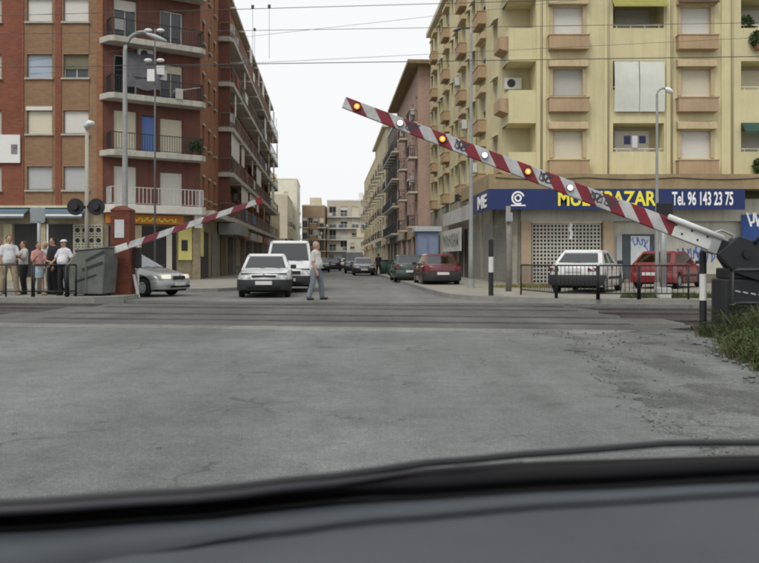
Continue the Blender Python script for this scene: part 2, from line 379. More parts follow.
# verge on the right of the near road and darker repair patches
bnd = [(6.0, -25), (1.6, -2), (1.75, 2.5), (1.98, 4.4), (2.1, 5.2), (1.98, 6.0), (2.28, 7.0), (2.2, 8.1), (2.62, 9.4), (2.5, 10.6), (2.95, 12.0), (2.6, 13.1), (3.2, 13.7)]
vp = []
for (a, b_) in zip(bnd, bnd[1:]):
    n = 14
    for k in range(n): vp.append((a[0] + (b_[0] - a[0]) * k / n + rn.uniform(-.035, .035) + .05 * sin(k * .9 + a[1]), a[1] + (b_[1] - a[1]) * k / n))
vp.append(bnd[-1])
tag(MB().prism([(60, -25), (60, tline(14.1, 60)), (30, tline(14.1, 30)), (8, tline(14.1, 8))] + list(reversed(vp)), -.02, .004).build('road_verge', VERGE), kind='structure')
OILM = M_asphalt('rail_side_stain', (.08, .078, .073), .25, .2)
for r_ in rails:
    for a_, b_ in ((-.13, -.05), (.08, .3)):
        x0_, x1_ = CL0 + 1.6, CR0 - .3; up = wob(x0_, x1_, r_ + a_, 40, .05, rn); dn = wob(x0_, x1_, r_ + b_, 40, .05, rn)
        tag(MB().prism(up + list(reversed(dn)), -.02, .0035).build('worn_strip', OILM), kind='structure')
def blob(cx, cy, rx, ry, n=26, seed=0, j=.3):
    q = random.Random(seed); ph = [q.uniform(0, 6.28) for _ in range(4)]
    return [(cx + rx * cos(a) * (1 + j * (sin(2*a + ph[0]) * .4 + sin(3*a + ph[1]) * .35 + sin(5*a + ph[2]) * .25 + sin(9*a + ph[3]) * .2)),
             cy + ry * sin(a) * (1 + j * (sin(2*a + ph[1]) * .4 + sin(4*a + ph[2]) * .3 + sin(7*a + ph[0]) * .25))) for a in (2 * pi * k / n for k in range(n))]
# pale joint strip at the near edge of the crossing
JO = M_asphalt('dusty_joint', (.2, .197, .18), .25, .3)
js = wob(-22, 3.6, 13.45, 50, .1, rn); je = wob(-22, 4.4, 14.2, 50, .02, rn)
tag(MB().prism(js + list(reversed(je)), -.01, .006).build('road_joint', JO), kind='structure')

# pavements with kerbs
def pavement(name, poly, kerb_idx, h=.13):
    tag(MB().prism(poly, -.2, h).build(name, PAVE), kind='structure')
    mb = MB()
    ar = sum(p[0] * q_[1] - q_[0] * p[1] for p, q_ in zip(poly, poly[1:] + poly[:1])); sg = -1 if ar > 0 else 1
    for i in kerb_idx:
        a, b_ = Vector(poly[i]), Vector(poly[(i + 1) % len(poly)]); d = (b_ - a).normalized(); n = Vector((d.y, -d.x)) * .14 * sg
        q = [a - n * .03, b_ - n * .03, b_ + n, a + n]; mb.prism([(p.x, p.y) for p in q], -.2, h + .004)
    if mb.v: tag(mb.build(name + '_kerb', KERB), kind='structure')
SD = Vector((-.0625, 1)).normalized()        # direction of the street
right = [(60, 22.15 + TB * 2), (9, 21.6), (6.2, 21.75), (5.0, 22.3), (3.9, 23.0), (2.75, 24.0), (2.2, 25.3), (2.0, 27)] + [(2.0 - .0625 * k, 27 + k) for k in (20, 60, 200, 230)] + [(40, 257), (60, 40)]
pavement('pavement_right', right, range(1, 11))
left = [(-8.5, 253), (-5.1 - .0625 * 10 + .3, 41)] + [(-5.45, 33), (-5.6, 31.2), (-6.1, 30.2), (-7.1, 29.8), (-40, 30.6), (-40, 60), (-30, 253)]
pavement('pavement_left', left[::-1], range(2, 8))
island = [(-40, 22.85), (-9.6, 22.85), (-8.2, 23.0), (-7.55, 23.6), (-7.5, 24.9), (-8, 25.3), (-40, 25.6)]
pavement('traffic_island', island, range(0, 6))
# dry grass strip behind the railing on the right
DRY = M('dry_grass', (.3, .27, .1), .95, .35, 6)
GRS = M('weed_green', (.06, .082, .026), .85, .35, 5)
GRS2 = M('weed_straw', (.12, .115, .055), .9, .3, 5)
def grass(name, spots, n, hmin, hmax, mats, label, seed):
    q = random.Random(seed); mb = MB(); idx = []
    for _ in range(n):
        cx, cy, rr, hs_ = q.choice(spots); a, r_ = q.uniform(0, 6.28), rr * math.sqrt(q.random())
        x, y = cx + r_ * cos(a), cy + r_ * sin(a) * .7; h = q.uniform(hmin, hmax) * hs_ * (1.1 - .5 * r_ / rr)
        la, le = q.uniform(0, 6.28), q.uniform(.1, .55) * h; w = q.uniform(.006, .014); wa = q.uniform(0, 6.28)
        dx, dy = cos(wa) * w, sin(wa) * w; lx, ly = cos(la) * le, sin(la) * le
        mb.add([(x-dx, y-dy, .0), (x+dx, y+dy, .0), (x+lx*.4+dx*.8, y+ly*.4+dy*.8, h*.6), (x+lx*.4-dx*.8, y+ly*.4-dy*.8, h*.6), (x+lx, y+ly, h)], [(0, 1, 2, 3), (3, 2, 4)])
        k = 0 if q.random() < .7 else 1; idx += [k, k]
    me = mb.mesh(name)
    for m_ in mats: me.materials.append(m_)
    me.polygons.foreach_set('material_index', idx)
    return tag(link(name, me), label, 'weeds', kind='stuff')
tag(MB().prism(blob(5.6, 31.5, 1.6, 1.4, seed=2), .125, .136).build('dry_soil', M('dry_soil', (.26, .23, .12), .95, .3, 3)), kind='structure')
g0 = grass('weeds', [(4.8 + .45 * i, 31 + .4 * (i % 3), .5, 1) for i in range(5)], 2600, .06, .2, [DRY, GRS2], 'low dry yellowish grass by the shop shutters', 4)
g0.location.z = .13
def clumps(name, centres, blades, mats, label, seed):
    q = random.Random(seed); mb = MB(); idx = []
    for cx, cy, R_, H_ in centres:
        for _ in range(blades):
            a = q.uniform(0, 6.28); r_ = abs(q.gauss(0, .4)) * R_; x, y = cx + r_ * cos(a), cy + r_ * sin(a)
            h = H_ * q.uniform(.35, 1.1); la = a + q.gauss(0, .7); le = h * q.uniform(.2, 1.1); w = q.uniform(.003, .007); wa = q.uniform(0, 6.28)
            dx, dy = cos(wa) * w, sin(wa) * w; lx, ly = cos(la) * le, sin(la) * le; dr = q.uniform(0, .25) * h
            mb.add([(x-dx, y-dy, 0), (x+dx, y+dy, 0), (x+lx*.25+dx*.9, y+ly*.25+dy*.9, h*.5), (x+lx*.25-dx*.9, y+ly*.25-dy*.9, h*.5), (x+lx*.65+dx*.6, y+ly*.65+dy*.6, h*.9), (x+lx*.65-dx*.6, y+ly*.65-dy*.6, h*.9), (x+lx*1.1, y+ly*1.1, h*.95-dr)], [(0, 1, 2, 3), (3, 2, 4, 5), (5, 4, 6)])
            k = q.choices((0, 1, 2), (.4, .38, .22))[0]; idx += [k] * 3
        if H_ > .2:                                      # leafy stalks
            for _ in range(int(blades * .7)):
                a = q.uniform(0, 6.28); r_ = abs(q.gauss(0, .35)) * R_; z = q.uniform(.08, 1.15) * H_; p = Vector((cx + r_ * cos(a), cy + r_ * sin(a), z)); s_ = q.uniform(.015, .04)
                u_ = Vector((q.uniform(-1, 1), q.uniform(-1, 1), q.uniform(-.4, .6))).normalized() * s_; v_ = Vector((q.uniform(-1, 1), q.uniform(-1, 1), q.uniform(-.5, .5))).normalized() * s_ * .5
                mb.add([p - u_, p + v_, p + u_, p - v_], [(0, 1, 2, 3)]); idx.append(q.choice((0, 2)))
    me = mb.mesh(name)
    for m_ in mats: me.materials.append(m_)
    me.polygons.foreach_set('material_index', idx); return tag(link(name, me), label, 'weeds', kind='stuff')
GRS3 = M('weed_dark', (.045, .07, .022), .85, .3, 5)
q = random.Random(77); cc_ = []
for _ in range(300):
    x, y = q.uniform(3.8, 7.5), q.uniform(7.8, 12.9)
    lim = 3.95 + (y - 8.3) * .25 + abs(q.gauss(0, .12))
    if x < lim: continue
    hh = q.uniform(.12, .3) + (.32 * q.random() if y > 11.2 and x > 5.3 else 0) - max(0, 10 - y) * .06
    cc_.append((x, y, q.uniform(.1, .32), max(.07, hh)))
clumps('weeds', cc_, 170, [GRS, GRS2, GRS3], 'green and straw coloured weeds at the foot of the barrier machine', 8)
grass('weeds', [(7.2 + .5 * i, 22.6, .4, 1) for i in range(6)], 2200, .08, .3, [GRS, GRS2], 'low green grass strip behind the pedestrian railing', 9).location.z = .1
STONE = M('loose_stone', (.15, .15, .145), .9, .3, 9)
mb = MB(); q = random.Random(6)
for _ in range(260):
    x, y = q.uniform(3.6, 6.0), q.uniform(7.6, 11.6)
    if x < 3.7 + (y - 8.3) * .25: continue
    s_ = q.uniform(.012, .05); mb.ball((x, y, .012 + s_ * .3), (s_, s_ * q.uniform(.6, 1.2), s_ * .6), 5, 4)
for (x, y) in vp:
    if y > 2:
        for _ in range(2): s_ = q.uniform(.004, .014); mb.ball((x + q.gauss(.03, .07), y + q.uniform(-.1, .1), .008 + s_ * .3), (s_, s_, s_ * .6), 5, 4)
for _ in range(120):
    x, y = q.uniform(2.4, 5.2), q.uniform(7, 13.4); s_ = q.uniform(.008, .025); mb.ball((x, y, .012 + s_ * .3), (s_, s_, s_ * .6), 5, 4)
tag(mb.build('gravel', STONE), 'loose grey stones scattered on the verge', 'gravel', kind='stuff')
# ------------------------------------------------------------------ yellow apartment block on the right corner
YEL = M('render_yellow', (.61, .547, .33), .9, .07, 1.2, .15, 120, dirt=.12, streak=.16)
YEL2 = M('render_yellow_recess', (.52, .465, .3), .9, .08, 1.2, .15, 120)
TAN = M('render_tan', (.43, .31, .19), .9, .1, 3, .15, 120, streak=.25)
TANL = M('render_tan_light', (.5, .4, .245), .9, .1, 3, .15, 120, streak=.25)
CREAM = M('cream_paint', (.58, .54, .41), .7, .08, 2)
WHITEP = M('white_paint', (.7, .7, .67), .6, .06, 2)
BLW = M('blind_white', (.62, .61, .56), .6, .05, 1.5)
BLG = M('blind_grey', (.45, .44, .4), .6, .06, 1.5)
BLC = M('blind_cream', (.6, .56, .44), .6, .06, 1.5)
GRYM = M('grey_metal', (.28, .28, .27), .5, .1, 3, metal=.3)
DARKM = M('dark_metal', (.03, .032, .035), .5, .1, 4)
ALU = M('aluminium_frame', (.5, .5, .5), .4, .05, 3, metal=.5)
BLUE = M('sign_blue', (.017, .032, .118), .45, .08, 1.5)
YTXT = M('sign_yellow', (.85, .74, .06), .5, 0)
WTXT = M('sign_white', (.85, .85, .85), .5, 0)
SHUT = M('shutter_grey', (.28, .27, .24), .6, .15, 2, streak=.25)
SHUTB = M('shutter_blue', (.04, .09, .28), .55, .15, 2)
ORG = M('pillar_ochre', (.37, .285, .19), .85, .12, 2)
CONCR = M('concrete_old', (.33, .31, .25), .9, .2, 2, .3, streak=.3)
GREENAW = M('awning_green', (.03, .075, .06), .8, .15, 3)
OLIVE = M('awning_olive', (.3, .28, .08), .85, .12, 3)
CANVAS = M('canvas_white', (.62, .64, .56), .85, .06, 2, .2, 30)
LEAF = M('leaf_green', (.05, .085, .025), .8, .3, 8)
TERRA = M('terracotta', (.3, .14, .07), .8, .2, 5)
SA = math.atan(.0625)
CXy, CYy = wx(509, 37.0), 37.0
YB = empty('apartment_building', (CXy, CYy, 0), 0, 'yellow corner apartment block with tan window boxes above a blue shop sign', 'building')
LS, LF, ZR, STO = 29.0, 21.0, 19.5, 2.87
fr = Face(YB, 0, 0, 0)
sf = Face(YB, -sin(SA) * LS, cos(SA) * LS, -pi / 2 + SA)
U = lambda px: wx(px, 37.0) - CXy
Z37 = lambda py: wz(py, 37.0)
ROWS = range(5)
zw0, zw1 = Z37(158), Z37(131); zl0, zl1 = Z37(152), Z37(123); ZB = Z37(176)
holes = []; colW = [(U(551.5), U(583.5)), (U(679.5), U(711.5)), (U(812), U(844))]
bal = (U(613), U(664)); logB = (U(741), U(792)); logA = (0.0, U(536))
for r_ in ROWS:
    dz = r_ * STO
    for a, b_ in colW: holes.append((a, b_, zw0 + dz, zw1 + dz, .22))
    holes.append((*bal, zl0 + dz, zl1 + dz, 1.1)); holes.append((*logB, zl0 + dz, zl1 + dz, 1.1)); holes.append((*logA, zl0 + dz, zl1 + dz, 1.5))
fr.wall(YEL, 0, LF, ZB, ZR, holes)
# side facade: t metres from the corner
T = lambda t: LS - t
sboxw = [6.3, 12.4, 19.2, 25.4]; splain = [(3.0, 1.0), (9.0, .9), (10.6, .6), (15.2, 1.1), (17.0, .6), (22.0, 1.0), (23.3, .6), (27.6, .8)]
sholes = []
for r_ in ROWS:
    dz = r_ * STO
    sholes.append((T(1.5), T(0), zl0 + dz, zl1 + dz, logA[1]))
    for t in sboxw: sholes.append((T(t + .75), T(t - .75), zw0 + dz, zw1 + dz, .22))
    for t, w in splain: sholes.append((T(t + w / 2), T(t - w / 2), zw0 - .1 + dz, zw1 + .1 + dz, .22))
sf.wall(YEL, 0, LS, ZB, ZR, [h for h in sholes if h[4] < 1] + [(h[0], h[1], h[2], h[3], .0) for h in sholes if h[4] > 1])
def sill_box(face, a, b_, dz, win):
    m1 = cached(('sillbox', round(b_ - a, 2)), lambda: MB().box(-(b_-a)/2, (b_-a)/2, -.42, -.0, 0, .62).box(-(b_-a)/2 - .03, (b_-a)/2 + .03, -.45, .0, .62, .68).mesh('sill_box', mat=TAN))
    m2 = cached(('headbox', round(b_ - a, 2)), lambda: MB().extx([(0, .42), (-.26, .3), (-.3, 0), (0, 0)], -(b_-a)/2, (b_-a)/2).mesh('window_header', mat=TANL))
    link('sill_box', m1, win, (0, -.215, Z37(175) - zw0), 0, .012); link('window_header', m2, win, (0, -.215, zw1 - zw0 + .06), 0, .012)
rq = random.Random(5)
for r_ in ROWS:
    dz = r_ * STO
    for i, (a, b_) in enumerate(colW):
        bm_ = BLW if (r_, i) in ((2, 0), (2, 1), (0, 1)) else BLG if rq.random() < .6 else BLC
        w = window(fr, a, b_, zw0 + dz, zw1 + dz, .215, 1 if r_ != 1 or i else .94, bm_, CREAM)
        for s_ in (-1, 1): link('window_jamb', cached(('jamb', round(b_-a, 2), s_), lambda: MB().box(min(s_ * ((b_-a)/2 + .1), s_ * ((b_-a)/2 - .05)), max(s_ * ((b_-a)/2 + .1), s_ * ((b_-a)/2 - .05)), -.28, -.02, 0, zw1 - zw0).mesh('window_jamb', mat=TANL)), w)
        sill_box(fr, a - .17, b_ + .17, dz, w)
    # recess back walls with a window each
    for (a, b_, dp) in ((*bal, 1.1), (*logB, 1.1), (*logA, 1.5)):
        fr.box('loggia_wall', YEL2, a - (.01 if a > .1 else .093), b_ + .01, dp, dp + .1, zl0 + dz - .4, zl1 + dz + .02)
        if a > .1: window(fr, a + .35, b_ - .35, zl0 - .3 + dz, zl1 - .2 + dz, dp - .04, .5 + .4 * rq.random(), rq.choice([BLG, BLC, BLW]), ALU)
        if a > .1:
            mbr = MB(); Lb = b_ - a
            mbr.box(.0, Lb, -.03, .03, .16, .21).box(0, Lb, -.03, .03, .0, .05)
            for k in range(4): x = .2 + (Lb - .4) * k / 3; mbr.box(x - .02, x + .02, -.02, .02, .05, .16)
            fr.put('balcony_rail', cached(('brail', round(Lb, 2)), lambda: mbr.mesh('balcony_rail', mat=CREAM)), a, .12, zl0 + dz - .02)
    for t in sboxw:
        w = window(sf, T(t + .75), T(t - .75), zw0 + dz, zw1 + dz, .215, rq.choice([1, 1, .6, 1]), rq.choice([BLG, BLC, BLW]), CREAM)
        sill_box(sf, T(t + .9), T(t - .9), dz, w)
    for t, w_ in splain:
        wo_ = window(sf, T(t + w_ / 2), T(t - w_ / 2), zw0 - .1 + dz, zw1 + .1 + dz, .215, rq.choice([0, .4, 1, .7]), rq.choice([BLG, BLW]), WHITEP, 1)
        link('window_canopy', cached(('canopy', w_), lambda: MB().extx([(0, .18), (-.22, .05), (-.22, 0), (0, .1)], -w_/2 - .12, w_/2 + .12).mesh('window_canopy', mat=CREAM)), wo_, (0, -.216, zw1 - zw0 + .22))
    # planter-like box under the open corner of the loggia, on the street side
    sf.put('corner_box', cached('cornerbox', lambda: MB().extx([(0, 0), (-.42, .15), (-.42, .72), (0, .72)], -.65, .65).mesh('corner_box', mat=TAN)), T(.8), 0, Z37(175) + dz, .012)
for px in (541, 608, 671.5, 732, 800):
    fr.put('drainpipe', cached('dpipe', lambda: MB().tube([(0, 0, ZB + .02), (0, 0, ZR - .2)], .04, 6).mesh('drainpipe', True, YEL2)), U(px), -.05, 0)
for t in (8.0, 14, 21): sf.put('drainpipe', CACHE['dpipe'], T(t), -.05, 0)
for a_, b_ in ((536.6, 540), (542.5, 546), (604, 607), (666, 670), (721, 730)): fr.box('pilaster', YEL, U(a_), U(b_), -.06, -.003, ZB + .01, ZR - .02)
# cornice, roof, core, ground floor walls
xa, ya = -sin(SA) * LS, cos(SA) * LS
foot = [(0, 0), (LF, 0), (LF, LS), (xa, ya)]
MB().prism([(-.35, -.35), (LF, -.35), (LF, LS), (xa - .35, ya + .002)], ZR + .003, ZR + .35).build('cornice', CREAM, YB)
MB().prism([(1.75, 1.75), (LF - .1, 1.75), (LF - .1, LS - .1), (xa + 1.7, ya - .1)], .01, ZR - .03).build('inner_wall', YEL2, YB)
MB().box(3, 7, 4, 9, ZR + .352, ZR + 2.4).build('stair_tower', CREAM, YB)
# clothes, awnings, plants, air conditioning
dz = STO
cv = MB()
for (a, b_) in ((U(613.5), U(638)), (U(638.6), U(663.5))):
    rows = []
    for k in range(9):
        z = Z37(62) + (Z37(112) - Z37(62)) * k / 8
        rows.append([(a + (b_ - a) * i / 8, -.14 - .06 * sin(k / 8 * pi) - .012 * sin(i * 2.1 + k * .5), z) for i in range(9)])
    cv.loft(rows, False, False)
o = cv.build('canvas_blind', CANVAS, YB, True)
dz = 2 * STO
MB().extx([(0, zl1 + dz + .1), (-.5, zl1 + dz - .42), (-.52, zl1 + dz - .5), (-.03, zl1 + dz + .02)], bal[0] - .08, bal[1] + .05).build('awning', OLIVE, YB)
MB().extx([(0, zl1 + .02), (-.42, zl1 - .42), (-.42, zl1 - .52), (-.02, zl1 - .03)], logB[0] + .02, logB[1] - .02).build('awning', GREENAW, YB)
MB().extx([(0, zl1 + dz + .02), (-.42, zl1 + dz - .2), (-.44, zl1 + dz - .3), (-.02, zl1 + dz - .03)], U(676), U(716)).build('awning', M('awning_brown', (.1, .06, .035), .85), YB)
def ac_unit(face, u, y, z, w=.8):
    me = cached('ac', lambda: MB().box(-.4, .4, -.3, 0, 0, .55).mesh('air_conditioner', mat=M('ac_white', (.6, .6, .57), .5, .05, 2)))
    o = face.put('air_conditioner', me, u, y, z, .02)
    link('fan_grille', cached('acf', lambda: MB().tube([(-.1, -.3, .28), (-.1, -.31, .28)], .2, 16).mesh('fan_grille', mat=DARKM)), o)
    return o
ac_unit(fr, .4, 1.49, zl0 + STO + .3)
ac_unit(sf, T(11.5), -.02, 9.1); ac_unit(sf, T(14.2), -.02, 12.3); ac_unit(sf, T(8.2), -.02, 6.1); ac_unit(sf, T(18.2), -.02, 9.3)
cl = MB(); qx = bal[0] + .5
for k, (w, h) in enumerate(((.3, .4), (.25, .55), (.3, .35))):
    cl.box(qx, qx + w, -.03 + .01 * k, -.005 + .01 * k, zl0 + .75 - h, zl0 + .75); qx += w + .08
    if k == 1: cl.build('hung_shirt', M('cloth_white', (.6, .6, .62), .9), YB)
    else: cl.build('hung_towel', M('cloth_navy', (.03, .035, .09), .9), YB)
    cl = MB()
def shrub_mesh(r, n, seed, mat, name='foliage', s=.09):
    q = random.Random(seed); mb = MB()
    for _ in range(n):
        v = Vector((q.gauss(0, 1), q.gauss(0, 1), q.gauss(0, 1))).normalized() * r * q.random() ** .4
        a, b_ = Vector((q.uniform(-1, 1), q.uniform(-1, 1), q.uniform(-1, 1))).normalized() * s, Vector((q.uniform(-1, 1), q.uniform(-1, 1), q.uniform(-1, 1))).normalized() * s * .6
        mb.add([v - a, v + b_, v + a, v - b_], [(0, 1, 2, 3)])
    return mb.mesh(name, mat=mat)
pl_me = shrub_mesh(.38, 420, 3, LEAF); pot_me = MB().tube([(0, 0, 0), (0, 0, .3)], [.13, .18], 12).mesh('plant_pot', True, TERRA)
for i, (px, py, y) in enumerate(((749, 26.5, .3), (756, 45, -.19), (759, 172, -.19))):
    p = fr.put('plant_pot', pot_me, U(px), y, Z37(py) - .3); link('foliage', pl_me, p, (0, 0, .55), i * 1.3)
# ground floor ----------------------------------------------------
CD = 37 - .95; UC = lambda px: wx(px, CD) - CXy
zs0, zs1 = wz(209.5, CD), wz(188, CD); us0, us1 = UC(489), UC(745)
sidx = -.95                                   # canopy reaches the same depth over the street side
cnp = MB(); cnp.prism([(us0, -.9), (LF, -.9), (LF, .0), (.02, .0), (-sin(SA) * 7 + .0, cos(SA) * 7), (us0 - sin(SA) * 7, cos(SA) * 7)], zs1 - .03, ZB - .002)
cnp.build('canopy', M('canopy_brown', (.3, .23, .13), .9, .2, 2), YB)
cb_ = MB()                                     # loose cable drooping along the canopy
cpts = []
for i in range(40): x = us0 + .3 + i * .35; cpts.append((x, -.93, ZB - .16 - .09 * abs(sin(i * .27))))
cb_.tube(cpts, .018, 5).build('cable', DARKM, YB)
sg = MB().box(us0, us1, -.95, -.86, zs0, zs1 - .035).build('shop_sign', BLUE, YB)
link('lettering', text_mesh('MULTIBAZAR', UC(656) - UC(558), wz(191, CD) - wz(206, CD), YTXT, .02, .025), sg, (UC(558), -.965, wz(206, CD)))
link('lettering', text_mesh('Tel. 96 143 23 75', UC(733) - UC(672), wz(191.5, CD) - wz(205.5, CD), WTXT, .02, .018), sg, (UC(672), -.965, wz(205.5, CD)))
lg = MB(); cu_, cz_ = UC(518), wz(198, CD)
for k, (r0, a0, a1) in enumerate(((.26, .4, 5.2), (.13, 2.5, 8.2))):
    pts = [(cu_ + r0 * cos(a0 + (a1 - a0) * i / 16), cz_ + r0 * sin(a0 + (a1 - a0) * i / 16) * 1.05) for i in range(17)]; ribbon(lg, pts, .075, -.956 - .003 * k)
ribbon(lg, [(cu_ - .3, cz_ - .33), (cu_ + .32, cz_ - .33)], .06, -.962)
lg.build('logo', WTXT, sg)
sgs = MB().add([(us0 - .006, -.94, zs0), (us0 - .006 - sin(SA) * 3.4, cos(SA) * 3.4, zs0), (us0 - .006 - sin(SA) * 3.4, cos(SA) * 3.4, zs1 - .035), (us0 - .006, -.94, zs1 - .035),
                (us0 + .05, -.94, zs0), (us0 + .05 - sin(SA) * 3.4, cos(SA) * 3.4, zs0), (us0 + .05 - sin(SA) * 3.4, cos(SA) * 3.4, zs1 - .035), (us0 + .05, -.94, zs1 - .035)],
               [(0, 1, 2, 3), (7, 6, 5, 4), (0, 4, 5, 1), (3, 2, 6, 7), (1, 5, 6, 2), (0, 3, 7, 4)]).build('side_sign', BLUE, YB)
link('lettering', text_mesh('ME', 2.2, .62, WTXT, .02, .03), sgs, (us0 - .02 - sin(SA) * 2.6, 1.75, zs0 + .14), -pi / 2 + SA)
# front shop fronts
ZG = zs0 + .55
SHOPW = M('shop_wall_grey', (.5, .485, .42), .8, .1, 2, streak=.25)
fr.box('wall', SHOPW, U(521), LF, .0, .3, 3.0, ZG)
fr.box('wall', SHOPW, 0, LF, .28, .4, .1, 2.99)
for a, b_ in ((521, 531), (603, 613)): fr.box('pillar', ORG, U(a), U(b_), -.1, .28, .1, 2.998)
fr.box('pillar', ORG, 0.0, .12, -.05, .28, .1, ZG)
def ridged(name, L, h, mat, pitch=.09):
    mb = MB(); n = int(h / pitch)
    prof = []
    for i in range(n): prof += [(0, i * h / n), (-.02, (i + .25) * h / n), (-.02, (i + .75) * h / n)]
    prof.append((0, h))
    mb.loft([[(x, a, b_) for a, b_ in prof] for x in (0, L)], False, False); return mb.mesh(name, mat=mat)
fr.put('shutter', ridged('shutter', U(521) - .13, 3.4, SHUT), .125, .1, .1)
fr.put('shutter', ridged('shutter', 2.6, 3.2, SHUTB), U(741), -.02, .1)
gl = MB(); gu0, gu1, gz0, gz1 = U(533), U(601), .13, Z37(224)
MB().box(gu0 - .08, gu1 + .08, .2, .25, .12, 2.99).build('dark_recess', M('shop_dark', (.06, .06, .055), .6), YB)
n = 19
for i in range(n + 1): x = gu0 + (gu1 - gu0) * i / n; gl.box(x - .03, x + .03, .1, .16, gz0, gz1)
n = 16
for i in range(n + 1): z = gz0 + (gz1 - gz0) * i / n; gl.box(gu0, gu1, .105, .165, z - .033, z + .033)
gl.build('shop_grille', SHOPW, YB)
MB().box(gu0 - .06, gu1 + .06, .02, .09, gz1 + .04, 2.995).build('shutter_box', CREAM, YB)
gm = MB(); xm, zm = U(571), Z37(233)
ribbon(gm, [(xm - .02, zm + .55), (xm + .03, zm + .35), (xm - .04, zm + .2), (xm + .05, zm + .0), (xm, zm - .25)], .13, .085); gm.build('white_mark', WTXT, YB)
# cream panel wall with a glazed door, posters and blue scrawls
wd = MB().box(U(624), U(656), .21, .27, .35, Z37(234)).build('shop_door', M('door_dark', (.06, .075, .09), .4), YB)
MB().box(U(632), U(651), .17, .206, .9, Z37(236)).build('poster_board', M('poster_pale', (.55, .58, .6), .6, .12, 4), wd)
MB().box(U(618), U(624) - .02, .22, .268, .5, Z37(236)).build('side_panel', M('panel_grey', (.42, .44, .45), .6, .1, 3), wd)
INK = M('spray_blue', (.06, .13, .36), .6, .25, 6)
gr_ = MB(); q = random.Random(12)
def scrawl(mb, u, z, w, h, n, y, wd_=.05):
    x = u
    for k in range(n):
        pts = [(x + w / n * (t / 7) + .05 * sin(t * 2.3 + k), z + h * (.5 + .5 * sin(t * .9 + q.uniform(0, 2)))) for t in range(8)]
        ribbon(mb, pts, wd_, y); x += w / n
scrawl(gr_, U(679), Z37(259), 1.1, .5, 4, .272); scrawl(gr_, U(697), Z37(262), 1.3, .75, 4, .272)
gr_.build('graffiti', INK, YB)
g2 = MB(); scrawl(g2, U(633), Z37(246), .75, .4, 3, .168, .045); scrawl(g2, U(645), Z37(252), .6, .3, 2, .168, .045); g2.build('graffiti', INK, YB)
g3 = MB(); scrawl(g3, U(746), Z37(226), 1.4, .6, 4, -.046, .09); g3.build('graffiti', WTXT, YB)
fr.box('wall_base', M('base_tile', (.2, .17, .12), .7, .25, 4), U(613), U(738), .24, .279, .1, .55)
# street side ground floor
sf.box('wall', CONCR, 0, LS - .0, .05, .4, .1, ZB - .004)
for i, (ta, tb, m_) in enumerate(((.4, 3.4, SHUT), (3.8, 6.4, SHUT), (7.0, 10.2, SHUT), (11.2, 12.4, DARKM), (13, 14.4, DARKM), (15, 18, DARKM), (19.5, 22, SHUT), (23.5, 27, DARKM))):
    sf.put('shutter' if m_ is SHUT else 'shop_front', ridged('shutter', tb - ta, 2.7 + .3 * (i % 2), m_), T(tb), .03, .1)
for ta in (.0, 3.45, 6.5, 10.4, 14.5, 18.3, 22.5, 27.3): sf.box('pillar', CONCR, T(ta + .32), T(ta + .02), -.04, .049, .1, ZB - .01)
bp_ = sf.box('shop_board', M('board_white', (.55, .55, .52), .6, .15, 3), T(18.4), T(10.8), -.5, -.42, 1.75, 3.15)
gq = MB(); q = random.Random(2); scrawl(gq, -3.4, .3, 6.6, .8, 9, -.045, .12); gq.build('graffiti', DARKM, bp_)
sf.box('shop_fascia', M('fascia_white', (.5, .5, .47), .6, .15, 2), T(18.6), T(7.6), -.45, -.3, 3.5, 4.35)
sf.put('iron_lantern', cached('ilan', lambda: MB().tube([(0, 0, 0), (0, -.6, .25), (0, -.9, .1)], .02, 6).box(-.12, .12, -1.02, -.78, -.3, .1).mesh('iron_lantern', mat=DARKM)), T(9.5), 0, 4.9)
